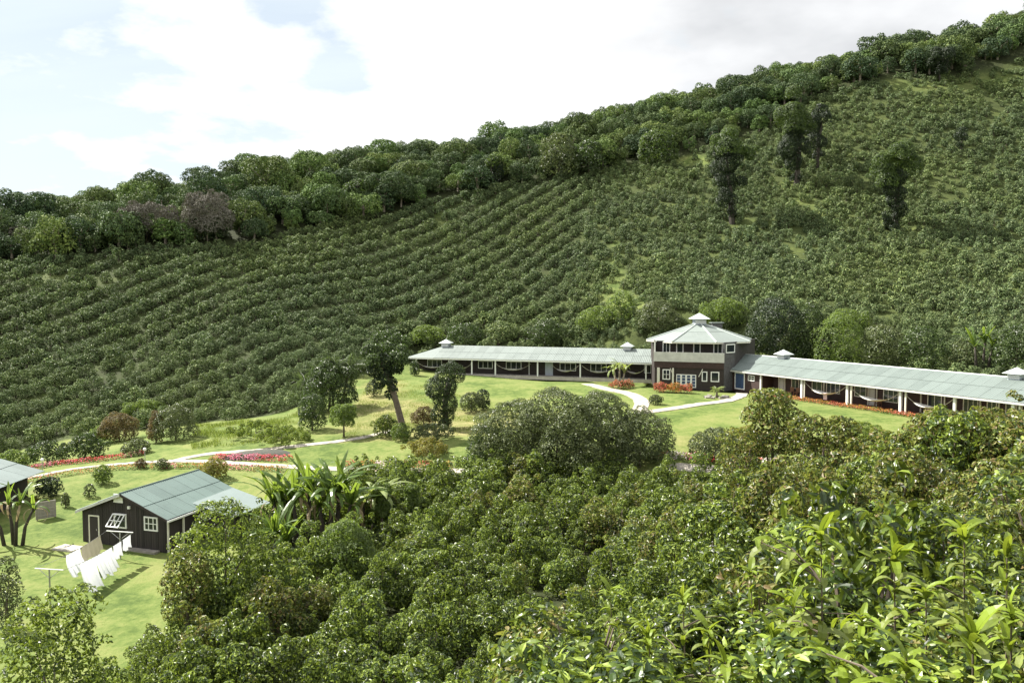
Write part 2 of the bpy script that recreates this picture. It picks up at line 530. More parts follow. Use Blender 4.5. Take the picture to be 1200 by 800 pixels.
M['light_green'] = leafmat('light_green_leaf', [(0.055, 0.085, 0.022), (0.085, 0.125, 0.034), (0.13, 0.175, 0.050)], 0.5, 0.35, (0.35, 0.5, 0.06), 0.2)
M['yellowish'] = leafmat('yellow_green_leaf', [(0.12, 0.13, 0.03), (0.18, 0.19, 0.04), (0.20, 0.15, 0.05)], 0.5, 0.35, (0.5, 0.48, 0.06), 0.2)
M['rusty'] = leafmat('rusty_leaf', [(0.11, 0.085, 0.035), (0.09, 0.10, 0.035), (0.15, 0.11, 0.05)], 0.6, 0.25, (0.35, 0.25, 0.08), 0.2)
M['banana'] = leafmat('banana_leaf', [(0.035, 0.070, 0.014), (0.065, 0.115, 0.022), (0.11, 0.165, 0.032)], 0.38, 0.4, (0.4, 0.55, 0.06), 0.4)
M['banana_pale'] = leafmat('banana_leaf_pale', [(0.17, 0.22, 0.07), (0.22, 0.27, 0.09)], 0.38, 0.4, (0.5, 0.6, 0.12), 0.3)
M['dry_leaf'] = leafmat('dry_leaf', [(0.20, 0.15, 0.09), (0.26, 0.21, 0.13)], 0.8, 0.25, (0.4, 0.3, 0.15), 0.3)
M['frond'] = leafmat('frond_leaf', [(0.022, 0.040, 0.014), (0.045, 0.068, 0.024), (0.085, 0.11, 0.045)], 0.38, 0.25, (0.2, 0.3, 0.06), 0.3)
M['grassblade'] = leafmat('grass_blade', [(0.07, 0.12, 0.02), (0.11, 0.165, 0.03), (0.16, 0.19, 0.05)], 0.6, 0.4, (0.4, 0.5, 0.06), 0.1)
M['bed_leaf'] = leafmat('bed_leaf', [(0.03, 0.06, 0.015), (0.06, 0.1, 0.02)], 0.5, 0.3, (0.2, 0.35, 0.03), 0.1)
for nm, cc in {'fl_red': [(0.50, 0.02, 0.025), (0.62, 0.05, 0.07), (0.7, 0.16, 0.18)], 'fl_pink': [(0.72, 0.16, 0.28), (0.78, 0.35, 0.45), (0.6, 0.05, 0.14)],
               'fl_white': [(0.8, 0.74, 0.72), (0.75, 0.5, 0.55), (0.8, 0.8, 0.78)], 'fl_orange': [(0.62, 0.20, 0.04), (0.55, 0.28, 0.06), (0.45, 0.13, 0.05), (0.3, 0.3, 0.05)],
               'fl_coral': [(0.55, 0.10, 0.06), (0.6, 0.2, 0.12), (0.35, 0.07, 0.05)], 'fl_yellow': [(0.7, 0.6, 0.05), (0.75, 0.68, 0.1)]}.items():
    M[nm] = leafmat(nm, cc, 0.6, 0.25, cc[1], 0.05)

# ground material
gm, nt, b = newmat('ground_cover')
M['ground'] = gm
at = N(nt, 'ShaderNodeAttribute', attribute_name='zone')
sp = N(nt, 'ShaderNodeSeparateColor')
nt.links.new(at.outputs['Color'], sp.inputs[0])
gg = N(nt, 'ShaderNodeNewGeometry')
n1 = N(nt, 'ShaderNodeTexNoise', i_Scale=0.16, i_Detail=6.0, i_Roughness=0.6)
n2 = N(nt, 'ShaderNodeTexNoise', i_Scale=2.6, i_Detail=6.0, i_Roughness=0.7)
n3 = N(nt, 'ShaderNodeTexNoise', i_Scale=0.05, i_Detail=4.0)
for n_ in (n1, n2, n3):
    nt.links.new(gg.outputs['Position'], n_.inputs['Vector'])
n4 = N(nt, 'ShaderNodeTexNoise', i_Scale=0.75, i_Detail=4.0, i_Roughness=0.6)
nt.links.new(gg.outputs['Position'], n4.inputs['Vector'])
mixn = math_n(nt, 'ADD', math_n(nt, 'MULTIPLY', n1.outputs[0], 0.42), math_n(nt, 'MULTIPLY', n2.outputs[0], 0.3))
mixn = math_n(nt, 'ADD', mixn, math_n(nt, 'MULTIPLY', n4.outputs[0], 0.28))
lawn = ramp(nt, [(0.40, (0.060, 0.095, 0.020)), (0.47, (0.105, 0.145, 0.034)), (0.53, (0.145, 0.175, 0.050)), (0.62, (0.18, 0.19, 0.065))])
nt.links.new(mixn, lawn.inputs[0])
fieldc = ramp(nt, [(0.40, (0.028, 0.034, 0.013)), (0.55, (0.045, 0.060, 0.017)), (0.66, (0.10, 0.14, 0.026))])
nt.links.new(mixn, fieldc.inputs[0])
soilc = ramp(nt, [(0.35, (0.018, 0.02, 0.010)), (0.6, (0.035, 0.045, 0.014))])
nt.links.new(mixn, soilc.inputs[0])
dry = ramp(nt, [(0.40, (0.10, 0.125, 0.03)), (0.5, (0.17, 0.175, 0.06)), (0.6, (0.25, 0.225, 0.10))])
nt.links.new(mixn, dry.inputs[0])
col = mixc(nt, sp.outputs[1], lawn.outputs[0], fieldc.outputs[0])
col = mixc(nt, sp.outputs[2], col, soilc.outputs[0])
col = mixc(nt, sp.outputs[0], col, dry.outputs[0])
nt.links.new(col, b.inputs['Base Color'])
b.inputs['Roughness'].default_value = 0.9
b.inputs['Specular IOR Level'].default_value = 0.15
bp = N(nt, 'ShaderNodeBump', i_Strength=0.7, i_Distance=0.12)
nt.links.new(n2.outputs[0], bp.inputs['Height'])
nt.links.new(bp.outputs[0], b.inputs['Normal'])

# ------------------------------------------------------------------ ground sheet
nx, ny = len(gx), len(gy)
idx = np.arange(nx * ny).reshape(ny, nx)
F = np.stack([idx[:-1, :-1], idx[:-1, 1:], idx[1:, 1:], idx[1:, :-1]], -1).reshape(-1, 4)
gme = fast_mesh('ground', np.stack([GX, GY, GZ], -1).reshape(-1, 3), [(F, 0)], [M['ground']], smooth=True)
za = gme.color_attributes.new('zone', 'FLOAT_COLOR', 'POINT')
fx, fy = GX.ravel(), GY.ravel()
zone = np.zeros((nx * ny, 4), np.float32); zone[:, 3] = 1
infield = inpoly(fx, fy, FIELD)
beyond = (fy > 132) & ~infield
zone[:, 1] = infield | beyond
CLEAR = [(705, 372, 26, 9, .75), (735, 358, 22, 12, .7), (720, 345, 20, 14, .5), (812, 188, 22, 7, .95), (845, 178, 14, 5, .9), (722, 320, 9, 40, .55), (520, 262, 18, 5, .5),
                                (940, 235, 14, 5, .6), (1170, 92, 28, 6, .7), (1090, 100, 60, 10, .45), (960, 245, 10, 10, .6), (1075, 275, 22, 5, .6), (880, 262, 30, 6, .3), (1190, 330, 10, 22, .4), (215, 470, 22, 5, .5), (90, 330, 60, 8, .3), (60, 475, 60, 12, .15)]
gpx, gpy, gpf = project(np.stack([fx, fy, GZ.ravel()], -1))
zone[:, 1] *= np.where(infield & (fx > 6 + (fy - 140) * .235), .84, 1.0)
for (a, b_, rx, ry, pr) in CLEAR:
    zone[:, 1] *= np.where(infield & (gpf > 0) & (((gpx - a) / rx) ** 2 + ((gpy - b_) / ry) ** 2 < 1.1), 1 - .9 * pr, 1.0)
zone[:, 2] = inpoly(fx, fy, FG) | ((fy > 150) & ~infield) | (fy < 22)
DRY = [tuple(hit(*t)[:2]) for t in [(395, 520), (420, 470), (430, 448), (470, 445), (480, 470), (560, 480), (640, 480), (640, 500), (500, 515)]]
zone[:, 0] = inpoly(fx, fy, DRY) * 1.0
DRY2 = [(24, 68), (16, 70), (14, 74), (26, 76), (36, 66), (34, 60)]
zone[:, 0] = np.maximum(zone[:, 0], inpoly(fx, fy, DRY2) * 0.6)
za.data.foreach_set('color', zone.ravel())
ground = ob('ground', gme)
tag(ground, kind='structure')

# ------------------------------------------------------------------ foliage geometry
rng = np.random.default_rng(7)


def unit(v):
    return v / (np.linalg.norm(v, axis=-1, keepdims=True) + 1e-9)


def randu(r, n):
    return unit(r.normal(size=(n, 3)))


def leafset(P, D, Nn, L, Wd, seg=0, droop=0.25):
    """leaves with base P, direction D, facing Nn; returns V, F"""
    n = len(P)
    L = np.broadcast_to(np.asarray(L, float), (n,))[:, None]
    Wd = np.broadcast_to(np.asarray(Wd, float), (n,))[:, None]
    D = unit(D)
    Nn = unit(Nn - (Nn * D).sum(-1, keepdims=True) * D)
    S = np.cross(D, Nn)
    if seg == 0:
        V = np.stack([P, P + D * L * .45 + S * Wd * .5 + Nn * Wd * .18, P + D * L - Nn * L * droop * .5, P + D * L * .45 - S * Wd * .5 + Nn * Wd * .18], 1)
        F = np.array([[0, 1, 2], [0, 2, 3]])
        k = 4
    else:
        dn = -Nn * L * droop
        c = lambda t: P + D * L * t + dn * t * t
        e1, e2 = Wd * .46, Wd * .42
        up = Nn * Wd * .14
        V = np.stack([c(0), c(.33), c(.68), c(1.), c(.3) + S * e1 + up, c(.66) + S * e2 + up, c(.3) - S * e1 + up, c(.66) - S * e2 + up], 1)
        F = np.array([[0, 4, 1], [4, 5, 2], [4, 2, 1], [5, 3, 2], [0, 1, 6], [6, 1, 2], [6, 2, 7], [7, 2, 3]])
        k = 8
    F = (F[None] + (np.arange(n) * k)[:, None, None]).reshape(-1, 3)
    return V.reshape(-1, 3), F


def crown(r, lumps, n, L, Wd, seg=0, droop=0.25, zmin=-0.6, spread=0.35, hang=0.25, shell=0.8, cull=0.72, lv=0.25, nr=.38, out=.35, upb=.3):
    lumps = np.asarray(lumps, float)
    c, rr = lumps[:, :3], lumps[:, 3]
    w = rr ** 2 / (rr ** 2).sum()
    k = r.choice(len(lumps), int(n * 1.7), p=w)
    u = randu(r, len(k))
    u[:, 2] = np.where(u[:, 2] < zmin, -u[:, 2], u[:, 2])
    P = c[k] + u * (rr[k] * (shell + (1.04 - shell) * r.random(len(k))))[:, None]
    d = np.linalg.norm(P[:, None] - c[None], axis=-1) / rr[None]
    d[np.arange(len(k)), k] = 9
    keep = d.min(1) > cull
    P, u = P[keep][:n], u[keep][:n]
    m = len(P)
    tg = unit(np.cross(u, randu(r, m)))
    D = tg * .8 + u * out + randu(r, m) * spread + np.array((0, 0, -hang))
    Nn = u + np.array((0, 0, upb)) + randu(r, m) * nr
    s = 1 + lv * (r.random(m) * 2 - 1)
    return leafset(P - unit(D) * (L * .5), D, Nn, L * s, Wd * s, seg, droop)


def tube(pts, rad, sides=7):
    pts = np.asarray(pts, float)
    n = len(pts)
    rad = np.broadcast_to(np.asarray(rad, float), (n,))
    T = unit(np.gradient(pts, axis=0))
    ref = np.where(np.abs(T[:, 2:3]) > .9, np.array([[1., 0, 0]]), np.array([[0, 0, 1.]]))
    A = unit(np.cross(T, ref)); B = np.cross(T, A)
    a = np.arange(sides) / sides * 2 * np.pi
    V = pts[:, None] + rad[:, None, None] * (np.cos(a)[None, :, None] * A[:, None] + np.sin(a)[None, :, None] * B[:, None])
    F = []
    for i in range(n - 1):
        for j in range(sides):
            F.append((i * sides + j, i * sides + (j + 1) % sides, (i + 1) * sides + (j + 1) % sides, (i + 1) * sides + j))
    V = V.reshape(-1, 3)
    V = np.r_[V, [pts[0]], [pts[-1]]]
    F2 = []
    for j in range(sides):
        F2.append((len(V) - 2, (j + 1) % sides, j, j))
        F2.append((len(V) - 1, (n - 1) * sides + j, (n - 1) * sides + (j + 1) % sides, (n - 1) * sides + (j + 1) % sides))
    tri = np.array([f[:3] for f in F2])
    return V, np.array(F), tri


def add_tube(mb, pts, rad, sides=7, m=0):
    V, F, T = tube(pts, rad, sides)
    n0 = mb.n
    mb.add(V, F, m)
    mb.F.append((T + n0, m))


def prof_lumps(r, R_, z0, H, k, rl, wide=.42, flat=.5):
    out = []
    for i in range(k):
        t = (i + .5) / k
        a = i * 2.39996 + r.random() * .8
        pr = math.sqrt(max(0.04, 1 - (abs(t - wide) / (.62 if t > wide else .75)) ** 2.2))
        q = pr * (.45 + .5 * r.random() ** .6)
        l_ = rl * (.65 + .75 * r.random())
        zz = z0 + l_ * .6 + (H - l_ * 1.5) * t
        if r.random() < .18: q *= 1.2; zz += H * .05
        out.append((math.cos(a) * (R_ - l_ * .7) * q, math.sin(a) * (R_ - l_ * .7) * q, zz, l_))
    return out


def bush_lumps(r, R_=1.1, H=2.2, k=14, rl=0.5):
    """uneven bush: a low heart, clumps of different size round it, a few sprigs standing out"""
    out = [(0, 0, H * .42, R_ * .6)]
    lean = r.normal(size=2) * .12
    for i in range(k):
        a = i * 2.399 + r.random() * 1.2
        t = (i + .5) / k
        z = H * (.16 + .66 * t) * (.85 + .3 * r.random())
        rad = R_ * math.sqrt(max(0, 1 - (t * .9) ** 2)) * (.5 + .42 * r.random())
        out.append((rad * math.cos(a) + lean[0] * z, rad * math.sin(a) + lean[1] * z, z, rl * (.5 + .7 * r.random()) * R_))
    for i in range(max(2, k // 4)):
        a = r.random() * 6.28; q = R_ * r.random() * .8
        out.append((q * math.cos(a), q * math.sin(a), H * (.85 + .22 * r.random()), rl * .38 * R_))
    return out


def stems(mb, r, H, n=4, m=1, spread=.5, rad=.03):
    for i in range(n):
        a = r.random() * 6.28
        x, y = math.cos(a) * spread, math.sin(a) * spread
        add_tube(mb, [(x * .1, y * .1, -.3), (x * .4, y * .4, H * .35), (x, y, H * .8)], [rad * 1.4, rad, rad * .4], 4, m)


def bush_mesh(name, r, n, L, Wd, seg, mat, R_=1.1, H=2.2, k=14, rl=.5, **kw):
    mb = MB()
    V, F = crown(r, bush_lumps(r, R_, H, k, rl), n, L, Wd, seg, **kw)
    mb.add(V, F, 0)
    stems(mb, r, H)
    return mb.mesh(name, [mat, M['bark']])


FAR = [bush_mesh('coffee_bush_far', rng, 360, .33, .2, 0, M['coffee_far'], 1.05, 2.25, 8, .55, nr=.3) for _ in range(4)]
FARM = [bush_mesh('coffee_bush_midfar', rng, 900, .21, .12, 0, M['coffee_far'], 1.05, 2.3, 12, .5, nr=.35) for _ in range(3)]
MID = [bush_mesh('coffee_bush_mid', rng, 3400, .15, .075, 0, M['coffee'], 1.2, 2.5, 18, .36, nr=.5, upb=.5) for _ in range(6)]
MIDR = [bush_mesh('coffee_bush_reddish', rng, 3200, .16, .08, 0, M['coffee_red'], 1.25, 2.6, 18, .36, nr=.5, upb=.5) for _ in range(4)]
NEAR = [bush_mesh('coffee_bush_near', rng, 1800, .165, .07, 1, M['coffee_red'] if i % 2 else M['coffee'], 1.15, 2.4, 16, .4, spread=.6, droop=.3, nr=.5) for i in range(4)]
NEARB = [bush_mesh('coffee_bush_bright', rng, 2000, .145, .06, 1, M['coffee_bright'], 1.15, 2.4, 20, .3, spread=.7, droop=.4, nr=.8) for i in range(3)]


# ------------------------------------------------------------------ trees
def dome_lumps(r, R_, z0, H, k, rl, flat=.6):
    out = []
    for i in range(k):
        u = unit(r.normal(size=3)); u[2] = abs(u[2]) ** .8 * (1 if r.random() > .2 else -.4)
        q = .62 + .25 * r.random()
        out.append((u[0] * R_ * q, u[1] * R_ * q, z0 + H * .45 + u[2] * H * .5 * q, rl * (.7 + .6 * r.random())))
    return out


def forest_mesh(name, r, R_, H, crown_h, n, L, mat, k=16, rl=None, trunk=True):
    mb = MB()
    rl = rl or R_ * .36
    V, F = crown(r, prof_lumps(r, R_, H - crown_h, crown_h, k, rl, .55), n, L, L * .62, 0, zmin=-.5, shell=.75)
    mb.add(V, F, 0)
    if trunk:
        add_tube(mb, [(0, 0, -1), (.1, 0, H * .4), (.3, .2, H * .75)], [.45, .33, .15], 6, 1)
        for i in range(4):
            a = i * 1.6 + r.random()
            add_tube(mb, [(0.1, 0, H * .38), (math.cos(a) * R_ * .35, math.sin(a) * R_ * .35, H * .62), (math.cos(a) * R_ * .6, math.sin(a) * R_ * .6, H * .78)], [.2, .13, .05], 5, 1)
    return mb.mesh(name, [mat, M['pale_bark']])


FOR = [forest_mesh('forest_tree', rng, 5.4, 9.5, 8.6, 2300, .62, M['forest'], 20, 1.75),
       forest_mesh('forest_tree', rng, 6.2, 10, 8.0, 2600, .64, M['forest'], 24, 1.8),
       forest_mesh('forest_tree', rng, 4.4, 9, 8.4, 1900, .6, M['forest'], 17, 1.5),
       forest_mesh('forest_tree', rng, 7.2, 10.5, 7.6, 3000, .64, M['forest'], 30, 1.8),
       forest_mesh('forest_tree', rng, 3.6, 8.0, 7.6, 1500, .56, M['forest'], 13, 1.35)]

FORLAB = 'dark round crowned tree packed in the forest along the ridge'
GN_SRC = {}


def make_stuff(name, pts, rot, scl, ix, sources, label, cat='vegetation'):
    """one object whose vertices carry plants too many to count (geometry nodes)"""
    me = bpy.data.meshes.new(name)
    me.vertices.add(len(pts))
    me.vertices.foreach_set('co', np.asarray(pts, np.float32).ravel())
    for nm, ty, arr in (('rotz', 'FLOAT', rot), ('scl', 'FLOAT', scl)):
        a = me.attributes.new(nm, ty, 'POINT'); a.data.foreach_set('value', np.asarray(arr, np.float32))
    a = me.attributes.new('pick', 'INT', 'POINT'); a.data.foreach_set('value', np.asarray(ix, np.int32))
    o = ob(name, me)
    ng = bpy.data.node_groups.new(name, 'GeometryNodeTree')
    ng.interface.new_socket('Geometry', in_out='INPUT', socket_type='NodeSocketGeometry')
    ng.interface.new_socket('Geometry', in_out='OUTPUT', socket_type='NodeSocketGeometry')
    gi = ng.nodes.new('NodeGroupInput'); go = ng.nodes.new('NodeGroupOutput')
    iop = ng.nodes.new('GeometryNodeInstanceOnPoints')
    g2i = ng.nodes.new('GeometryNodeGeometryToInstance')
    for s in reversed(sources):
        oi = ng.nodes.new('GeometryNodeObjectInfo')
        oi.inputs['Object'].default_value = s
        oi.transform_space = 'ORIGINAL'
        ng.links.new(oi.outputs['Geometry'], g2i.inputs[0])
    def attr(nm, ty):
        n = ng.nodes.new('GeometryNodeInputNamedAttribute'); n.data_type = ty; n.inputs['Name'].default_value = nm
        return n.outputs['Attribute']
    cx_ = ng.nodes.new('ShaderNodeCombineXYZ')
    ng.links.new(attr('rotz', 'FLOAT'), cx_.inputs[2])
    ng.links.new(gi.outputs[0], iop.inputs['Points'])
    ng.links.new(g2i.outputs[0], iop.inputs['Instance'])
    iop.inputs['Pick Instance'].default_value = True
    ng.links.new(attr('pick', 'INT'), iop.inputs['Instance Index'])
    ng.links.new(cx_.outputs[0], iop.inputs['Rotation'])
    ng.links.new(attr('scl', 'FLOAT'), iop.inputs['Scale'])
    ng.links.new(iop.outputs[0], go.inputs[0])
    md = o.modifiers.new('plants', 'NODES'); md.node_group = ng
    tag(o, label, cat, kind='stuff')
    return o


#@@PLANTS
# ------------------------------------------------------------------ coffee on the far slope
def field_points():
    pts = []
    # left part: rows follow arcs round the shoulder of the hill
    cx0, cy0 = 261, -95
    for rr_ in np.arange(230, 620, 4.5):
        for sub in (-.55, .55):
            n = int(rr_ * 2 * np.pi / 1.3)
            a = (np.arange(n) + rng.random()) / n * 2 * np.pi
            rj = rr_ + sub + rng.normal(size=n) * .14 + np.sin(a * 31) * .9 + np.sin(a * 67 + rr_) * .25
            x = cx0 + rj * np.cos(a); y = cy0 + rj * np.sin(a)
            k = (x < 6 + (y - 140) * .235) & (rng.random(n) > .05)
            pts.append(np.c_[x, y, np.full(n, 1.0)][k])
    d = np.array((.937, -.35)); nn = np.array((.35, .937))
    for v in np.arange(60, 330, 2.35):
        u = np.arange(-160, 260, 1.22)
        x = u * d[0] + v * nn[0] + rng.normal(size=len(u)) * .4
        y = u * d[1] + v * nn[1] + rng.normal(size=len(u)) * .42 + np.sin(u * .09 + v * .05) * 1.2 + np.sin(u * .31 + v) * .35
        k = (x >= 6 + (y - 140) * .235) & (rng.random(len(u)) > .06)
        pts.append(np.c_[x, y, np.zeros(len(u))][k])
    P = np.concatenate(pts)
    P = P[inpoly(P[:, 0], P[:, 1], FIELD)]
    z = terr(P[:, 0], P[:, 1])
    P = np.c_[P[:, 0], P[:, 1], z, P[:, 2]]
    px, py, f = project(P[:, :3])
    P = P[(px > -60) & (px < 1270) & (f > 0)]
    gapn = np.sin(P[:, 0] * .11 + 1.3) * np.sin(P[:, 1] * .083 + P[:, 0] * .03) + np.sin(P[:, 0] * .23 - P[:, 1] * .19) * .6
    P = P[(gapn < 1.15) | (rng.random(len(P)) < .6)]
    # clearings and tracks of grass
    px, py, f = project(P[:, :3])
    keep = np.ones(len(P), bool)
    for (a, b_, rx, ry, pr) in CLEAR:
        inside = ((px - a) / rx) ** 2 + ((py - b_) / ry) ** 2 < 1
        keep &= ~(inside & (rng.random(len(P)) < pr))
    return P[keep]


FP = field_points()
fd = np.linalg.norm(FP[:, :2], axis=1)
# foreground and valley-floor coffee
fgp = []
v_ = 0
for yy in np.arange(3, 68, 2.05):
    for xx in np.arange(-19, 45, 2.15):
        x = xx + rng.normal() * .3 + (v_ % 2) * .9; y = yy + rng.normal() * .28
        if inpoly(np.array([x]), np.array([y]), FG)[0]:
            fgp.append((x, y))
    v_ += 1
fgp = np.array(fgp)
fgz = terr(fgp[:, 0], fgp[:, 1])
FGP = np.c_[fgp, fgz]
px, py, f = project(FGP + np.array((0, 0, 2.2)))
ok = (px > -70) & (px < 1290) & (py < 890) & (f > 2)
FGP = FGP[ok]
NEARLIM = 9.5
FGP = FGP[np.hypot(FGP[:, 0], FGP[:, 1]) > NEARLIM]
for (bx_, by_, br_) in [(-14.8, 52, 2.6), (-12.2, 51, 2.8), (-10.6, 53, 2.2), (-15, 48, 2.0), (-9.6, 44, 1.8)]:
    FGP = FGP[np.hypot(FGP[:, 0] - bx_, FGP[:, 1] - by_) > br_]
hn = np.sin(FGP[:, 0] * .62 + 1.1 * np.sin(FGP[:, 1] * .3)) * np.sin(FGP[:, 1] * .47 + .8)
FGP = FGP[~((hn > .45) & (rng.random(len(FGP)) < .62) & (FGP[:, 1] < 60))]
print('field', len(FP), 'foreground', len(FGP))
order = np.argsort(np.hypot(FGP[:, 0], FGP[:, 1]))
FGP = FGP[order]
GFG = 'coffee bushes filling the slope below the viewpoint'
n_ind = 0
srcs = []


def fg_choice(x, y):
    d = math.hypot(x, y)
    if d < 24 or (x > 12 and d < 36):
        if x < 8 and d < 16 and rng.random() < .6:
            return NEARB[rng.integers(3)], 'bright'
        return NEAR[rng.integers(4)], 'near'
    if x > 9 and y < 52 and rng.random() < .75:
        return MIDR[rng.integers(4)], 'red'
    if rng.random() < .12:
        return MIDR[rng.integers(4)], 'red'
    return MID[rng.integers(6)], 'mid'


LM = [((385, 590), 'near the banana grove'), ((250, 680), 'below the large tree beside the shed'), ((405, 650), 'around the green vine mound'), ((650, 560), 'at the foot of the large rounded shrubs'),
      ((820, 560), 'by the right flower border'), ((905, 540), 'under the upright young tree'), ((1100, 520), 'below the right wing of the lodge'), ((962, 640), 'behind the tall single shoot'),
      ((1130, 640), 'behind the broad arching shoot at right'), ((880, 690), 'in the lower middle behind the shoots'), ((700, 720), 'at the bottom centre behind the yellow green shoots'), ((560, 640), 'in the middle of the valley planting'),
      ((530, 760), 'at the bottom edge left of centre'), ((330, 760), 'at the bottom edge left of the valley planting'), ((200, 760), 'at the bottom left edge of the valley planting'), ((1080, 720), 'at the bottom right'), ((760, 640), 'in the valley planting right of centre'), ((480, 570), 'right of the banana grove')]


def near_mark(P_, marks):
    a, b_, _ = project(np.array(P_, float))
    return min(marks, key=lambda m_: (m_[0][0] - a) ** 2 + (m_[0][1] - b_) ** 2)[1]


LBL = {'bright': 'young bright green coffee bush', 'near': 'large leaved coffee bush', 'red': 'coffee bush with reddish brown tips', 'mid': 'dark green coffee bush'}
rest = []
src_by_mesh = {}
for (x, y, z) in FGP:
    me, kd = fg_choice(x, y)
    s = .68 + .62 * rng.random() + (.2 if y > 52 else 0)
    rz = rng.random() * 6.28
    if n_ind < 292:
        o = ob('coffee_bush', me, None, (x, y, z - .1), (rng.normal() * .06, rng.normal() * .06, rz), (s, s, s * (.9 + .2 * rng.random())))
        wh = near_mark((x, y, z + 2), LM)
        tag(o, LBL[kd] + ' ' + wh, 'coffee bush', LBL[kd].replace('bush', 'bushes') + ' ' + wh)
        src_by_mesh.setdefault(me.name, o)
        n_ind += 1
    else:
        rest.append((x, y, z - .1, rz, s, me.name, me))
# far slope
allm = {}
farpick = rng.integers(0, 4, len(FP)); mfpick = rng.integers(0, 3, len(FP))
for i in range(len(FP)):
    me = FARM[mfpick[i]] if fd[i] < 135 else FAR[farpick[i]]
    s = .74 * (.72 + .6 * rng.random() ** 1.3) * (1.0 if FP[i, 3] else .98) * (1.35 if rng.random() < .03 else 1)
    rest.append((FP[i, 0], FP[i, 1], FP[i, 2] - .1, rng.random() * 6.28, s, me.name, me))
out = []
for t in rest:
    if t[5] not in src_by_mesh:
        o = ob('coffee_bush', t[6], None, t[:3], (0, 0, t[3]), t[4])
        tag(o, 'small rounded coffee bush in the rows on the hillside', 'coffee bush', 'small coffee bushes in the hillside rows')
        src_by_mesh[t[5]] = o
    else:
        out.append(t)
names = list(src_by_mesh)
make_stuff('coffee_plantation', [t[:3] for t in out], [t[3] for t in out], [t[4] for t in out], [names.index(t[5]) for t in out], [src_by_mesh[n] for n in names],
           'rows of coffee bushes covering the whole hillside and valley floor')

# ------------------------------------------------------------------ forest above the field
fp = []
for yy in np.arange(145, 330, 4.0):
    for xx in np.arange(-230, 260, 4.4):
        x = xx + rng.normal() * 1.4; y = yy + rng.normal() * 1.4
        fp.append((x, y))
fp = np.array(fp)
fp = fp[~inpoly(fp[:, 0], fp[:, 1], FIELD)]
fp = fp[(fp[:, 1] > 152 + np.abs(fp[:, 0] + 60) * 0)]
z = terr(fp[:, 0], fp[:, 1])
fp = np.c_[fp, z]
px, py, f = project(fp)
ok = (px > -60) & (px < 1270) & (py < 340)
fp = fp[ok]
px, py, f = project(fp + np.array((0, 0, 6)))
# drop what hides behind the crest: compare with the running skyline
order = np.argsort(fp[:, 1])
sky_line = np.full(1400, 500.0)
vis = []
for i in order:
    c0 = int(min(max(px[i] + 60, 6), 1390))
    if py[i] < sky_line[max(0, c0 - 5):c0 + 6].max() + 1:
        vis.append(i)
    h = int(max(3, 3.2 * FPX / f[i]))
    sl = slice(max(0, c0 - h), c0 + h)
    sky_line[sl] = np.minimum(sky_line[sl], py[i] + 14)
fp = fp[vis]
fdist = np.hypot(fp[:, 0], fp[:, 1])
order = np.argsort(fdist)
fp = fp[order]
print('forest', len(fp))
restf = []
fsrc = {}
cntf = 0
for (x, y, z) in fp:
    me = FOR[int(rng.choice(5, p=[.27, .22, .2, .16, .15]))]
    s = (.40 + .42 * rng.random() ** 1.5) * (1.3 if rng.random() < .08 else 1)
    rz = rng.random() * 6.28
    if cntf < 285:
        o = ob('forest_tree', me, None, (x, y, z - .5), (rng.normal() * .05, rng.normal() * .05, rz), (s * (.8 + .4 * rng.random()), s * (.85 + .4 * rng.random()), s * (.75 + .5 * rng.random())))
        wh = near_mark((x, y, z + 4), [((10, 270), 'at the far left of the ridge'), ((100, 270), 'left of the grey brown leafless trees'), ((205, 255), 'around the grey brown leafless trees'), ((300, 220), 'just right of the leafless trees'), ((400, 210), 'above the left rows of coffee'),
             ((500, 190), 'left of the ivy tree at the forest edge'), ((580, 190), 'around the ivy tree at the forest edge'), ((660, 175), 'around the feathery tree at the forest edge'), ((770, 160), 'around the broad green edge tree'), ((860, 130), 'above the leaning vine tree'),
             ((940, 100), 'above the central vine tree'), ((1040, 75), 'left of the dark tree near the skyline'), ((1110, 60), 'around the dark tree near the skyline'), ((1190, 40), 'at the top right corner of the ridge')])
        tag(o, 'rounded forest tree ' + wh, 'tree', 'forest trees ' + wh)
        if me in FOR and FOR.index(me) not in fsrc: fsrc[FOR.index(me)] = o
        cntf += 1
    else:
        restf.append((x, y, z - .5, rz, s, FOR.index(me)))
keys = list(fsrc)
make_stuff('forest_canopy', [t[:3] for t in restf], [t[3] for t in restf], [t[4] for t in restf], [keys.index(t[5]) for t in restf], [fsrc[k] for k in keys], 'distant forest canopy running up the ridge to the skyline')

exec_marker = None

# ------------------------------------------------------------------ building helpers
def boxV(x0, x1, y0, y1, z0, z1):
    V = np.array([(x, y, z) for z in (z0, z1) for y in (y0, y1) for x in (x0, x1)], float)
    F = np.array([(0, 2, 3, 1), (4, 5, 7, 6), (0, 1, 5, 4), (2, 6, 7, 3), (0, 4, 6, 2), (1, 3, 7, 5)])
    return V, F


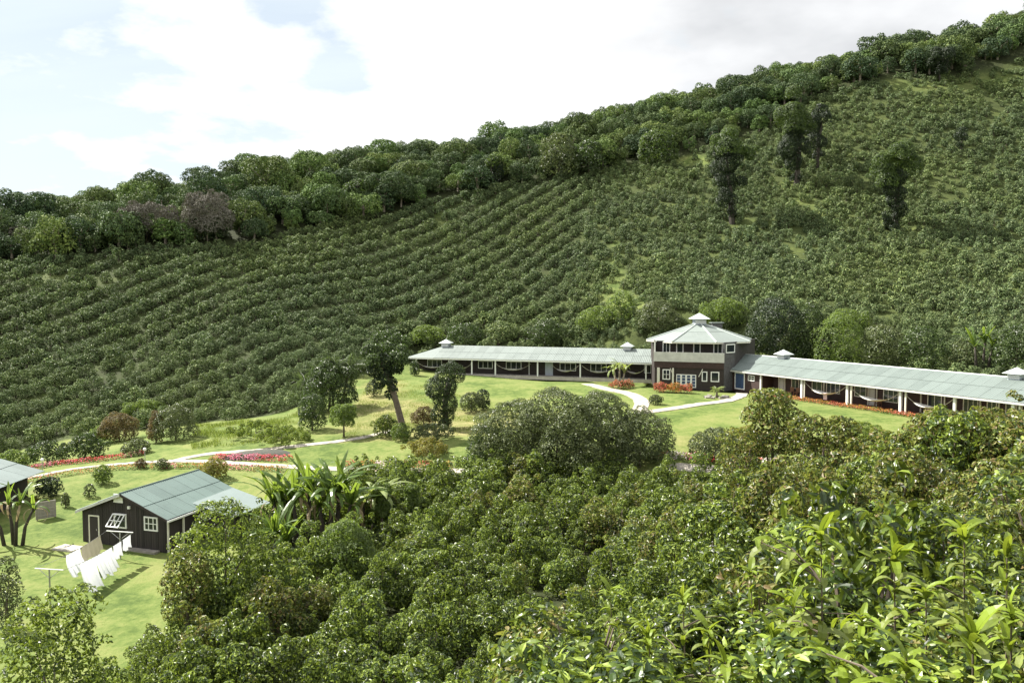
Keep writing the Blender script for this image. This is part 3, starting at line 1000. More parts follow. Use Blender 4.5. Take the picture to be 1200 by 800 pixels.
class Frame:
    """local axes: x along a front, y into the building, z up"""
    def __init__(s, o, ux, flip=False):
        s.o = np.array((o[0], o[1], 0.0)); u = np.array((ux[0], ux[1], 0.0)); s.u = u / np.linalg.norm(u)
        s.v = np.array((-s.u[1], s.u[0], 0.0))
        s.z = float(o[2])

    def p(s, V):
        V = np.asarray(V, float)
        q = s.o + V[..., 0:1] * s.u + V[..., 1:2] * s.v
        q = q + V[..., 2:3] * np.array((0, 0, 1.0))
        q[..., 2] += s.z
        return q

    def box(s, mb, x0, x1, y0, y1, z0, z1, m=0):
        V, F = boxV(x0, x1, y0, y1, z0, z1)
        mb.add(s.p(V), F, m)

    def poly(s, mb, pts, m=0):
        V = s.p(np.array(pts, float))
        mb.add(V, np.array([list(range(len(V)))]), m)

    def lx(s, px, y=0.0, py=435):
        d = ray(px, py)
        r = d[:2] / d[1]
        # t*r = o + x u + y v
        A = np.array([[r[0], -s.u[0]], [r[1], -s.u[1]]])
        b_ = s.o[:2] + y * s.v[:2]
        t, x = np.linalg.solve(A, b_)
        return float(x)


def part(fr, name, boxes, mats, root, mi=None, smooth=False):
    mb = MB()
    for i, bx in enumerate(boxes):
        fr.box(mb, *bx, m=(mi[i] if mi else 0))
    return ob(name, mb.mesh(name, mats, root.location), root)


def window(fr, root, x0, x1, z0, z1, y, nx_=1, nz_=1, fmat='white', gmat='glass', fw=.09, name='window'):
    """white frame standing proud of the wall at local y, pane as its child"""
    mb = MB()
    a, b_ = y - .06, y + .02
    fr.box(mb, x0, x0 + fw, a, b_, z0, z1); fr.box(mb, x1 - fw, x1, a, b_, z0, z1)
    fr.box(mb, x0 + fw, x1 - fw, a, b_, z1 - fw, z1); fr.box(mb, x0 + fw, x1 - fw, a, b_, z0, z0 + fw)
    for i in range(1, nx_):
        xm = x0 + (x1 - x0) * i / nx_
        fr.box(mb, xm - .03, xm + .03, a + .01, b_, z0 + fw, z1 - fw)
    for i in range(1, nz_):
        zm = z0 + (z1 - z0) * i / nz_
        fr.box(mb, x0 + fw, x1 - fw, a + .014, b_, zm - .025, zm + .025)
    w = ob(name, mb.mesh(name, [M[fmat]], root.location), root)
    mp = MB(); fr.box(mp, x0 + fw * .9, x1 - fw * .9, y - .025, y + .01, z0 + fw * .9, z1 - fw * .9)
    ob('pane', mp.mesh('pane', [M[gmat]], root.location), w)
    return w


_pm = {}


def corr_mesh(w, l, mat, waves=5):
    key = (round(w, 3), round(l, 3), mat)
    if key in _pm: return _pm[key]
    n = waves * 2 + 1
    xs = np.linspace(0, w, n)
    h = np.where(np.arange(n) % 2 == 0, 0.0, .035)
    top = [(x, y, hh + .02) for y in (0, l) for x, hh in zip(xs, h)]
    F = [(i, i + 1, n + i + 1, n + i) for i in range(n - 1)]
    V = top + [(0, 0, -.01), (w, 0, -.01), (w, l, -.01), (0, l, -.01)]
    b0 = 2 * n
    F += [(b0, b0 + 3, b0 + 2, b0 + 1)]
    me = fast_mesh('roof_panel', np.array(V), [(np.array(F), 0)], [M[mat]])
    _pm[key] = me
    return me


def roof_slope(root, fr, e0, e1, r0, ncol, nrow, mat, th=.0):
    """rectangular slope: eave e0->e1, ridge point r0 above e0 (local points). each sheet its own part"""
    e0, e1, r0 = (fr.p(np.array([q]))[0] for q in (e0, e1, r0))
    U = e1 - e0; S = r0 - e0
    w, l = np.linalg.norm(U) / ncol, np.linalg.norm(S) / nrow
    U, S = U / np.linalg.norm(U), S / np.linalg.norm(S)
    Nn = np.cross(U, S)
    if Nn[2] < 0:
        e0 = e1; U = -U; Nn = np.cross(U, S)
    me = corr_mesh(w * .985, l + .08, mat)
    Rm = Matrix(((U[0], S[0], Nn[0]), (U[1], S[1], Nn[1]), (U[2], S[2], Nn[2]))).to_4x4()
    for j in range(nrow):
        for i in range(ncol):
            p = e0 + U * w * i + S * (l * j) + Nn * (.025 * (j % 2) + .004 * (i % 2) + .003 * random.random())
            ob('roof_panel', me, root, mat=Matrix.Translation(Vector(p) - root.location) @ Rm)


def facet(root, name, pts, mat, th=.06):
    """thick polygon (world points)"""
    P = np.array(pts, float)
    n = len(P)
    nn = np.cross(P[1] - P[0], P[2] - P[0]); nn /= np.linalg.norm(nn)
    if nn[2] < 0: nn = -nn; P = P[::-1]
    mb = MB()
    V = np.r_[P, P - nn * th]
    mb.add(V, np.array([list(range(n))]))
    mb.F.append((np.array([list(range(2 * n - 1, n - 1, -1))]), 0))
    mb.F.append((np.array([(i, (i + n), (i + 1) % n + n, (i + 1) % n) for i in range(n)]), 0))
    return ob(name, mb.mesh(name, [mat], root.location), root)


def cupola(fr, root, x, y, z, s=1.0):
    mb = MB()
    w = .55 * s
    fr.box(mb, x - w, x + w, y - w, y + w, z - .5, z + .45 * s)
    c = ob('cupola', mb.mesh('cupola', [M['grey_blue']], root.location), root)
    mb = MB()
    fr.box(mb, x - w - .012, x + w + .012, y - w - .03, y - w - .005, z + .02 * s, z + .12 * s)
    fr.box(mb, x - w - .012, x + w + .012, y - w - .03, y - w - .005, z + .2 * s, z + .3 * s)
    ob('louvre', mb.mesh('louvre', [M['white']], root.location), c)
    mb = MB()
    W2 = w * 1.65
    V = fr.p([(x - W2, y - W2, z + .45 * s), (x + W2, y - W2, z + .45 * s), (x + W2, y + W2, z + .45 * s), (x - W2, y + W2, z + .45 * s), (x, y, z + 1.05 * s)])
    mb.add(V, [(0, 1, 4), (1, 2, 4), (2, 3, 4), (3, 0, 4)]); mb.F.append((np.array([(3, 2, 1, 0)]), 0))
    ob('cap', mb.mesh('cap', [M['ridge']], root.location), c)


M['grey_blue'] = plain('grey_blue_paint', (0.40, 0.44, 0.50), 0.6, 0.1, 2)


def hammock(name, label, p0, p1, sag=.95, w=1.15, mat='cloth_h', group='hammocks strung along the porches'):
    p0, p1 = np.array(p0, float), np.array(p1, float)
    t_ = thing(name, label, 'hammock', tuple((p0 + p1) / 2 - np.array((0, 0, sag))), group)
    n = 15
    t = np.linspace(0, 1, n)
    ctr = p0 + (p1 - p0) * t[:, None] - np.array((0, 0, 1)) * (4 * sag * t * (1 - t))[:, None]
    side = unit(np.cross(p1 - p0, (0, 0, 1.)))
    mid = slice(3, n - 3)
    c2 = ctr[mid]; k = len(c2)
    wd = w * .5 * np.clip(np.sin(np.linspace(.18, np.pi - .18, k)) * 1.3, .1, 1)
    V = []
    for q in (-1, -.5, 0, .5, 1):
        V.append(c2 + side * (q * wd)[:, None] + np.array((0, 0, .16)) * (q * q * wd)[:, None] * 1.5)
    V = np.stack(V, 1).reshape(-1, 3)
    F = [(i * 5 + j, i * 5 + j + 1, (i + 1) * 5 + j + 1, (i + 1) * 5 + j) for i in range(k - 1) for j in range(4)]
    mb = MB(); mb.add(V, F)
    ob('fabric', mb.mesh('fabric', [M[mat]], t_.location), t_)
    for s_, q in ((slice(0, 4), 0), (slice(n - 4, n), 1)):
        mb = MB(); add_tube(mb, ctr[s_], .022, 4)
        ob('rope', mb.mesh('rope', [M['rope']], t_.location), t_)
    return t_


M['cloth_h'] = plain('hammock_cloth', (0.80, 0.78, 0.72), 0.9, 0.1, 3)

# ------------------------------------------------------------------ lodge: left wing
eL0, eL1 = atz(477, 418.5, 2.4), atz(772, 425.6, 2.4)
fL = Frame((eL0[0], eL0[1], 0), (eL1 - eL0)[:2])
LL = float(np.linalg.norm((eL1 - eL0)[:2]))
wingL = thing('lodge_wing', 'long low porch wing with pale green hipped roof, left of the two storey tower', 'building', tuple(fL.o + np.array((0, 0, -.2))), 'low wings of the lodge')
YW, YB, ZE, ZR, YR = 2.3, 7.4, 2.4, 4.0, 4.6
part(fL, 'wall', [(1.0, LL + 1, YW, YW + .15, -.3, 2.75), (1.0, LL + 1, YB, YB + .15, -.3, 2.4), (1.0, 1.15, YW + .15, YB, -.3, 2.4)], [M['dark_wood']], wingL)
part(fL, 'porch_floor', [(.3, LL + .8, .25, YW, -.5, .0)], [M['concrete']], wingL)
part(fL, 'fascia', [(0.0, LL, -.02, .06, ZE - .22, ZE - .01)], [M['white']], wingL)
part(fL, 'ceiling', [(0.2, LL, .1, YB + .3, ZE - .1, ZE - .06)], [M['dark_wood']], wingL)
for pxp in (488, 553, 580.5, 630, 680, 757):
    x = fL.lx(pxp, .35)
    w = .09
    part(fL, 'post', [(x - w, x + w, .28, .28 + 2 * w, 0, ZE - .1)], [M['white']], wingL)
for pxp in (526, 620):
    x = fL.lx(pxp, YW - .1)
    part(fL, 'post', [(x - .05, x + .05, YW - .12, YW - .02, 0, ZE - .1)], [M['white']], wingL)
for a, b_, z0, z1, k in ((501, 518, .75, 1.95, 3), (560.5, 577.5, .75, 1.95, 3), (593, 611, .75, 1.95, 3), (656, 675, .75, 1.95, 3), (692, 711, .75, 1.95, 3), (755, 770, .75, 1.95, 2)):
    window(fL, wingL, fL.lx(a, YW), fL.lx(b_, YW), z0, z1, YW, k, 1)
x0, x1 = fL.lx(639, YW), fL.lx(648, YW)
d_ = part(fL, 'door', [(x0, x1, YW - .05, YW + .02, 0, 2.05)], [M['grey_blue']], wingL)
part(fL, 'handle', [(x1 - .16, x1 - .1, YW - .09, YW - .05, .95, 1.05)], [M['metal']], wingL).name = 'handle'
part(fL, 'bench', [(fL.lx(604, YW - .5), fL.lx(614, YW - .5), YW - .7, YW - .25, .38, .45)], [M['wood']], wingL).name = 'bench'
bpy.data.objects.remove(bpy.data.objects['bench'])
ncol = 28
hipx = 4.4
roof_slope(wingL, fL, (hipx, 0, ZE), (LL + 1.2, 0, ZE), (hipx, YR, ZR), ncol, 2, 'roof')
roof_slope(wingL, fL, (hipx, 2 * YR, ZE), (LL + 1.2, 2 * YR, ZE), (hipx, YR, ZR), ncol, 1, 'roof')
facet(wingL, 'roof_panel', fL.p([(-.1, 0, ZE), (hipx, 0, ZE), (hipx, YR, ZR)]), M['roof'])
facet(wingL, 'roof_panel', fL.p([(-.1, 0, ZE), (-.1, 2 * YR, ZE), (hipx, YR, ZR)]), M['roof'])
facet(wingL, 'roof_panel', fL.p([(-.1, 2 * YR, ZE), (hipx, 2 * YR, ZE), (hipx, YR, ZR)]), M['roof'])
mb = MB(); add_tube(mb, fL.p([(hipx - .1, YR, ZR + .05), (LL + 1.2, YR, ZR + .05)]), .07, 6)
ob('ridge_cap', mb.mesh('ridge_cap', [M['ridge']], wingL.location), wingL)
cupola(fL, wingL, fL.lx(523, YR), YR, ZR, 1.05)
cupola(fL, wingL, fL.lx(735, YR), YR, ZR, 1.05)
hl = [((488, 'p'), (526, 'w')), ((526, 'w'), (553, 'p')), ((580.5, 'p'), (622, 'w')), ((646, 'w'), (678, 'p')), ((682, 'p'), (722, 'w')), ((730, 'w'), (757, 'p'))]
hn = ['between the leftmost porch post and the wall of the left wing', 'behind the ivy covered stump on the left wing porch', 'under the third window of the left wing porch',
      'just right of the pale door on the left wing', 'in the porch bay just left of the tall banana plant', 'between banana plant and tower on the left wing porch']
for (a, b_), nm in zip(hl, hn):
    q = []
    for (pp, ty) in (a, b_):
        yy = .37 if ty == 'p' else 1.6
        q.append(fL.p([(fL.lx(pp, yy), yy, 1.75)])[0])
    hammock('hammock', 'cream cloth hammock ' + nm, q[0], q[1], 1.05, 1.1)

# ------------------------------------------------------------------ lodge: right wing
eR0, eR1 = atz(845, 431.8, 2.4), atz(1240, 477.0, 2.4)
dR = (atz(1200, 472.5, 2.4) - atz(883, 436.4, 2.4))[:2]
dR = dR / np.linalg.norm(dR)
p883 = atz(883, 436.4, 2.4)
fR = Frame((p883[0], p883[1], 0), dR)
XE = fR.lx(1330, 0)
X0 = fR.lx(842, 0)
wingR = thing('lodge_wing', 'long low porch wing with teal green metal roof, right of the tower', 'building', tuple(fR.o + np.array((0, 0, -.2))), 'low wings of the lodge')
XP = fR.lx(890, 0)
part(fR, 'wall', [(XP, XE, YW, YW + .15, -.3, 2.75), (X0 + .5, XE, YB, YB + .15, -.3, 2.4), (XP - .15, XP, .5, YB, -.3, 2.35), (X0 + .6, XP - .15, .5, .65, -.3, 2.35)], [M['red_wood']], wingR)
part(fR, 'porch_floor', [(XP, XE, .25, YW, -.5, .0)], [M['brickred']], wingR)
part(fR, 'fascia', [(X0, XE, -.02, .06, ZE - .2, ZE - .01)], [M['grey_board']], wingR)
part(fR, 'ceiling', [(X0, XE, .1, YB + .3, ZE - .1, ZE - .06)], [M['dark_wood']], wingR)
xd0, xd1 = fR.lx(861.5, .5), fR.lx(873, .5)
dd = window(fR, wingR, xd0, xd1, 0.0, 2.15, .5, 1, 1, 'white', 'glass_blue', .12, 'door')
window(fR, wingR, fR.lx(877, .5), fR.lx(884.5, .5), 1.25, 1.95, .5, 2, 2)
for pxp, w in ((892, .1), (940, .12), (943.5, .05), (993.5, .12), (998.5, .08), (1056, .12), (1062.5, .08), (1120, .12), (1189, .12), (1197, .08)):
    x = fR.lx(pxp, .4)
    part(fR, 'post', [(x - w, x + w, .3, .3 + 2 * w, 0, ZE - .1)], [M['cream'] if w < .1 else M['white']], wingR)
for pxp in (913, 920, 966, 1018, 1028, 1080, 1108, 1150, 1172):
    x = fR.lx(pxp, YW - .1)
    part(fR, 'post', [(x - .06, x + .06, YW - .14, YW - .02, 0, ZE - .1)], [M['cream']], wingR)
for a, b_, k, z0 in ((928, 937, 2, .75), (952, 964, 2, .75), (969, 985, 3, .75), (1002, 1016, 2, .75), (1036, 1054, 3, .6), (1088, 1105, 2, .6), (1130, 1148, 3, .6), (1158, 1170, 2, .6), (1180, 1200, 3, .6)):
    window(fR, wingR, fR.lx(a, YW), fR.lx(b_, YW), z0, 2.0, YW, k, 1, 'cream')
xa = fR.lx(914, YW); xb = fR.lx(919, YW)
part(fR, 'door', [(xa, xb, YW - .05, YW + .02, 0, 2.0)], [M['grey_board']], wingR)
xa = fR.lx(1019.5, YW); xb = fR.lx(1026, YW)
part(fR, 'door', [(xa, xb, YW - .05, YW + .02, 0, 2.0)], [M['grey_board']], wingR)
YR2, ZR2 = 4.6, 4.1
XRg = XE
ncol = int(round((XE - X0) / 1.25))
roof_slope(wingR, fR, (X0, 0, ZE), (XE, 0, ZE), (X0, YR2, ZR2), ncol, 2, 'roof_teal2')if 'roof_teal2' in M else None
M['roof_teal2'] = roofmat('soft_teal_roof', (0.15, 0.182, 0.168), (0.108, 0.134, 0.124))
roof_slope(wingR, fR, (X0, 0, ZE), (XE, 0, ZE), (X0, YR2, ZR2), ncol, 2, 'roof_teal2')
roof_slope(wingR, fR, (X0, 2 * YR2, ZE), (XE, 2 * YR2, ZE), (X0, YR2, ZR2), ncol, 1, 'roof_teal2')
mb = MB(); add_tube(mb, fR.p([(X0, YR2, ZR2 + .05), (XE, YR2, ZR2 + .05)]), .07, 6)
ob('ridge_cap', mb.mesh('ridge_cap', [M['ridge']], wingR.location), wingR)
cupola(fR, wingR, fR.lx(918, YR2), YR2, ZR2, 1.0)
cupola(fR, wingR, fR.lx(1192, YR2), YR2, ZR2, 1.0)
for (a, b_), nm in zip([(943, 992), (997, 1055), (1061, 1118)], ['with a pink towel over it, first from the tower on the right wing', 'in the middle bay of the right wing', 'nearest on the right wing, half hidden by foreground leaves']):
    q = [fR.p([(fR.lx(pp, .55), .55, 1.95)])[0] for pp in (a, b_)]
    hammock('hammock', 'cream hammock ' + nm, q[0], q[1], 1.2, 1.3)
xt = fR.lx(970, .6)
tw = MB()
V = []
for i in range(4):
    for j in range(5):
        V.append((xt - .25 + .5 * i / 3, .28 + .012 * math.sin(i * 2) , .98 - .75 * j / 4))
F = [(i * 5 + j, i * 5 + j + 1, (i + 1) * 5 + j + 1, (i + 1) * 5 + j) for i in range(3) for j in range(4)]
tw.add(fR.p(V), F)
V2 = [(q[0], q[1] + .5 , q[2] ) for q in V]
t_ = ob('towel', tw.mesh('towel', [M['cloth_pink']]))
tag(t_, 'pale pink towel hanging over the hammock nearest the tower', 'towel')


def porch_chair(x, y, lab, rz=0):
    p = fR.p([(x, y, 0)])[0]
    t = thing('porch_chair', lab, 'chair', tuple(p), 'wooden chairs on the right wing porch', rz)
    for nm, bs in (('seat', [(-.28, .28, -.25, .25, .38, .43)]), ('backrest', [(-.28, .28, .22, .27, .43, .95)])):
        mb = MB()
        for b_ in bs: mb.add(*boxV(*b_))
        ob(nm, mb.mesh(nm, [M['wood']]), t)
    for sx in (-1, 1):
        for sy in (-1, 1):
            mb = MB(); mb.add(*boxV(sx * .25 - .03, sx * .25 + .03, sy * .21 - .03, sy * .21 + .03, 0, .38))
            ob('leg', mb.mesh('leg', [M['wood']]), t)


porch_chair(fR.lx(927, 1.6), 1.6, 'wooden chair on the red porch floor beside the grey door', R(-60))
porch_chair(fR.lx(934, 1.6), 1.6, 'wooden chair left of the first right wing hammock', R(-60))
porch_chair(fR.lx(1030, 1.6), 1.6, 'wooden chair behind the middle hammock of the right wing', R(-60))

# ------------------------------------------------------------------ lodge: tower
A = W(767, 455, 104.5); B = W(848, 455, 101.6)
C = W(860.5, 455, 103.0); D = W(884, 455, 110.0)
C0 = W(818, 400, 110.0)
tower = thing('lodge_tower', 'two storey dark wood tower with octagonal pale green roof', 'building', (C0[0], C0[1], -.2))


def seg_frame(a, b_):
    return Frame((a[0], a[1], 0), (b_ - a)[:2]), float(np.linalg.norm((b_ - a)[:2]))


f1, l1 = seg_frame(A, B)
f2, l2 = seg_frame(B, C)
f3, l3 = seg_frame(C, D)
E = np.array((D[0] - 3.5, D[1] + 6, 0)); G_ = np.array((A[0] + 1.5, A[1] + 11.5, 0))
f4, l4 = seg_frame(D, E); f5, l5 = seg_frame(E, G_); f6, l6 = seg_frame(G_, A)
HU = 6.0
part(f1, 'wall', [(0, l1, .0, .15, -.3, 2.55)], [M['dark_wood']], tower)
part(f1, 'wall', [(-.05, l1, -.12, .15, 2.57, 3.36)], [M['red_wood']], tower)
part(f1, 'balcony_parapet', [(-.12, l1 + .05, -.2, -.08, 3.38, 4.62)], [M['grey_board']], tower)
part(f1, 'balcony_floor', [(-.05, l1, -.08, 1.5, 3.38, 3.5)], [M['wood']], tower)
part(f1, 'wall', [(0, l1, 1.4, 1.55, 3.52, HU)], [M['dark_wood']], tower)
for f_, l_, m_ in ((f2, l2, 'stone_grey'), (f3, l3, 'dark_wood2'), (f4, l4, 'dark_wood'), (f5, l5, 'dark_wood'), (f6, l6, 'dark_wood')):
    if m_ == 'dark_wood2':
        M['dark_wood2'] = plain('weathered_dark_wall', (0.05, 0.045, 0.043), 0.8, 0.25, 2)
    part(f_, 'wall', [(0.01, l_ - .01, 0, .15, -.3, HU)], [M[m_]], tower)
for x in (.0, ):
    part(f1, 'post', [(x - .08, x + .08, -.06, .1, 4.64, HU)], [M['white']], tower)
for a, b_, k in ((776.5, 785.5, 2), (792.5, 801, 1), (812.5, 821, 1), (836, 847, 2)):
    window(f1, tower, f1.lx(a, 1.4, 408), f1.lx(b_, 1.4, 408), 4.35, 5.85, 1.4, k, 1, fw=.12)
window(f2, tower, l2 * .15, l2 * .98, 4.6, 5.75, 0, 1, 1, fw=.13)
# lower storey
for a, b_, k, z0, z1 in ((776.5, 785.5, 2, 1.0, 2.35), (822.5, 829, 1, .9, 2.2), (833, 843, 1, .9, 2.2)):
    window(f1, tower, f1.lx(a, 0), f1.lx(b_, 0), z0, z1, 0, k, 2 if a < 800 else 1, fw=.12)
for a, b_ in ((770.5, 773.5), (788, 790)):
    part(f1, 'post', [(f1.lx(a, 0), f1.lx(b_, 0), -.35, -.12, 0, 2.55)], [M['cream']], tower)
# diagonal braces under the balcony
for a, s_ in ((790, 1), (819, -1)):
    mb = MB(); x = f1.lx(a, 0)
    add_tube(mb, f1.p([(x, -.1, 1.5), (x - s_ * .5, -.15, 2.5)]), .06, 5)
    ob('brace', mb.mesh('brace', [M['cream']], tower.location), tower)
gd0, gd1 = f1.lx(792.5, 0), f1.lx(816, 0)
for i in range(4):
    a = gd0 + (gd1 - gd0) * i / 4; b_ = gd0 + (gd1 - gd0) * (i + 1) / 4
    window(f1, tower, a + .01, b_ - .01, .05, 1.75 + (.0), 0, 1, 4, 'white', 'glass_blue', .1, 'door')
# roof octagon
Rr = 7.35
ZEU = 5.95
base_a = math.atan2(-1, 0) + R(4)
O = np.array((C0[0], C0[1] - .6, 0))
corn = []
for i in range(8):
    a = base_a + i * math.pi / 4
    corn.append(np.array((O[0] + Rr * math.cos(a), O[1] + Rr * math.sin(a), ZEU)))
apex = np.array((O[0], O[1], ZEU + 2.35))
for i in range(8):
    a, b_ = corn[i], corn[(i + 1) % 8]
    ts, us = [0, .5, 1.], [0, .34, .67, 1.]
    for j in range(2):
        t0, t1 = ts[j], ts[j + 1] if j else ts[j + 1] + .004
        L0, R0 = a + (apex - a) * t0, b_ + (apex - b_) * t0
        L1, R1 = a + (apex - a) * t1, b_ + (apex - b_) * t1
        pts = [L0, R0, R1, L1] if j == 0 else [L0, R0, apex]
        lift = np.array((0, 0, .025 * j))
        facet(tower, 'roof_panel', [p + lift for p in pts], M['roof'], .07)
    mb = MB(); add_tube(mb, [a + np.array((0, 0, .05)), apex + np.array((0, 0, .06))], .09, 5)
    ob('hip_cap', mb.mesh('hip_cap', [M['ridge']], tower.location), tower)
mb = MB()
V = [c - np.array((0, 0, .08)) for c in corn]
mb.add(V, np.array([list(range(7, -1, -1))]))
ob('soffit', mb.mesh('soffit', [M['dark_wood']], tower.location), tower)
for i in range(8):
    a, b_ = corn[i], corn[(i + 1) % 8]
    ff, l_ = seg_frame(a, b_)
    part(ff, 'fascia', [(0, l_, -.03, .03, ZEU - .2, ZEU - .03)], [M['cream']], tower)
fO = Frame((O[0], O[1], 0), (1, .04))
cupola(fO, tower, 0, 0, ZEU + 2.25, 1.35)
# small roof piece behind the tower (chimney hood)
mb = MB(); fO.box(mb, 3.2, 4.6, 4.5, 5.6, ZEU + .3, ZEU + 2.1)
ob('chimney', mb.mesh('chimney', [M['stone_grey']], tower.location), tower)
mb = MB(); fO.box(mb, 3.0, 4.8, 4.3, 5.8, ZEU + 2.12, ZEU + 2.22)
ob('chimney_cap', mb.mesh('chimney_cap', [M['roof']], tower.location), tower)

# ------------------------------------------------------------------ shed
SG = -5.9
g0 = atz(88, 598.5, -3.55); g1 = atz(196, 609.5, -3.55)
fS = Frame((g0[0], g0[1], 0), (g1 - g0)[:2])
SW = float(np.linalg.norm((g1 - g0)[:2]))
SD = 8.2
ridx = SW * .5
shed = thing('shed', 'black board shed with teal metal gable roof on the lower lawn', 'shed', (fS.o[0], fS.o[1], SG))
ZSE, ZSR = -3.55, -2.05
# board walls: every vertical board a strip of its own, joined as cladding
ov = .28


def roofz(x):
    return ZSE + (ZSR - ZSE) * (1 - abs(x - ridx) / ridx)


def boards(fr, x0, x1, y0, y1, top, bot, step=.2, horiz=False):
    mb = MB()
    n = max(1, int((x1 - x0) / step)); st = (x1 - x0) / n
    for i in range(n):
        a = x0 + i * st; b_ = a + st - .018
        jit = .012 * ((i * 7) % 3) / 2
        V = np.array([(a, y0 - jit, bot), (b_, y0 - jit, bot), (b_, y1, bot), (a, y1, bot),
                      (a, y0 - jit, top(a)), (b_, y0 - jit, top(b_)), (b_, y1, top(b_)), (a, y1, top(a))])
        mb.add(fr.p(V), [(3, 2, 1, 0), (4, 5, 6, 7), (0, 1, 5, 4), (2, 3, 7, 6), (1, 2, 6, 5), (3, 0, 4, 7)])
    return mb


cl = ob('cladding', boards(fS, ov, SW - ov, .35, .42, lambda x: roofz(x) - .06, SG - .3).mesh('cladding', [M['shed_board']], shed.location), shed)
tag(cl, kind='stuff')
part(fS, 'wall', [(ov + .02, SW - ov - .02, .425, .5, SG - .3, ZSE - .1), (ov + .02, ov + .1, .5, SD - .3, SG - .3, ZSE - .08), (SW - ov - .1, SW - ov - .02, .5, SD - .3, SG - .3, ZSE - .08), (ov + .02, SW - ov - .02, SD - .4, SD - .3, SG - .3, ZSE - .08)], [M['shed_board']], shed)
ob('gable', boards(fS, ov, SW - ov, SD - .38, SD - .32, lambda x: roofz(x) - .06, ZSE - .1, .4).mesh('gable', [M['shed_board']], shed.location), shed)['kind'] = 'stuff'
roof_slope(shed, fS, (SW, 0, ZSE), (SW, SD, ZSE), (ridx, 0, ZSR), 8, 2, 'roof_teal')
roof_slope(shed, fS, (0, 0, ZSE), (0, SD, ZSE), (ridx, 0, ZSR), 8, 2, 'roof_teal')
mb = MB(); add_tube(mb, fS.p([(ridx, -.02, ZSR + .07), (ridx, SD, ZSR + .07)]), .06, 6)
ob('ridge_cap', mb.mesh('ridge_cap', [M['roof_teal']], shed.location), shed)
for sx in (0, 1):
    xe = 0 if sx == 0 else SW
    mb = MB()
    V = fS.p([(xe, -.03, ZSE - .16), (ridx, -.03, ZSR - .14), (ridx, -.03, ZSR + .03), (xe, -.03, ZSE + .0), (xe, .02, ZSE - .16), (ridx, .02, ZSR - .14), (ridx, .02, ZSR + .03), (xe, .02, ZSE)])
    mb.add(V, [(0, 1, 2, 3), (7, 6, 5, 4), (0, 4, 5, 1), (3, 2, 6, 7)])
    ob('barge_board', mb.mesh('barge_board', [M['grey_board'] if sx == 0 else M['dark_wood']], shed.location), shed)
part(fS, 'gutter', [(SW + .0, SW + .1, -.03, SD * .62, ZSE - .16, ZSE - .03)], [M['white']], shed)
# openings on the gable wall
YG = .35
sx = lambda p, y=YG: fS.lx(p, y, 620)


def sz(py, pxx):
    """height of a point of the gable wall seen at px,py"""
    x = sx(pxx); q = fS.p([(x, YG, 0)])[0]
    return W(pxx, py, q[1])[2]


x0, x1 = sx(104.5), sx(117)
d = part(fS, 'door', [(x0 + .1, x1 - .1, YG - .03, YG + .05, SG + .02, sz(605.5, 110))], [M['shed_board']], shed)
dz = sz(603, 110)
part(fS, 'door_frame', [(x0, x0 + .1, YG - .05, YG + .05, SG, dz), (x1 - .1, x1, YG - .05, YG + .05, SG, dz), (x0 + .1, x1 - .1, YG - .05, YG + .05, dz - .1, dz)], [M['cream']], shed)
mb = MB(); fS.box(mb, x1 - .26, x1 - .2, YG - .08, YG - .03, SG + 1.0, SG + 1.12)
ob('handle', mb.mesh('handle', [M['metal']], shed.location), d)
wx0, wx1 = sx(134.5), sx(149)
wz0, wz1 = sz(618.3, 142), sz(601.3, 142)
window(fS, shed, wx0, wx1, wz0, wz1, YG - .01, 1, 1, 'white', 'glass', .1)
# open sash hinged at the top
mb = MB()
w_ = wx1 - wx0
hh = wz1 - wz0
tilt = R(42)
for a, b_, c, e in ((0, w_, 0, .08), (0, w_, hh - .1, hh - .02), (0, .08, .08, hh - .1), (w_ - .08, w_, .08, hh - .1), (w_ * .34 - .025, w_ * .34 + .025, .08, hh - .1), (w_ * .67 - .025, w_ * .67 + .025, .08, hh - .1), (.08, w_ - .08, hh * .5 - .025, hh * .5 + .025)):
    V, F = boxV(a, b_, -.03, .01, -e, -c)
    V2 = V.copy(); V2[:, 1] = V[:, 1] * math.cos(tilt) + V[:, 2] * math.sin(tilt); V2[:, 2] = V[:, 2] * math.cos(tilt) - V[:, 1] * math.sin(tilt)
    V2 += np.array((wx0 - .05, YG - .1, wz1 - .03))
    mb.add(fS.p(V2), F)
ob('sash', mb.mesh('sash', [M['white']], shed.location), shed)
window(fS, shed, sx(169.5), sx(185.5), sz(621.5, 177), sz(605, 177), YG - .01, 3, 2, 'white', 'glass', .1)
xv0, xv1 = sx(134.3), sx(145)
part(fS, 'vent_panel', [(xv0, xv1, YG - .04, YG + .02, sz(588.5, 139), sz(578.5, 139))], [M['white']], shed)
mb = MB()
V, F = boxV(-.1, .1, -.14, .0, -.1, .1)
lp_x, lp_z = sx(152.8), sz(594, 152.8)
mb.add(fS.p(V + np.array((lp_x, YG, lp_z))), F)
ob('lamp', mb.mesh('lamp', [M['lampglass']], shed.location), shed)
part(fS, 'corner_post', [(SW - ov - .02, SW - ov + .08, .3, .4, SG, ZSE - .12)], [M['cream']], shed)
part(fS, 'porch_post', [(SW - .12, SW - .02, 1.6, 1.72, SG, ZSE - .15)], [M['cream']], shed)
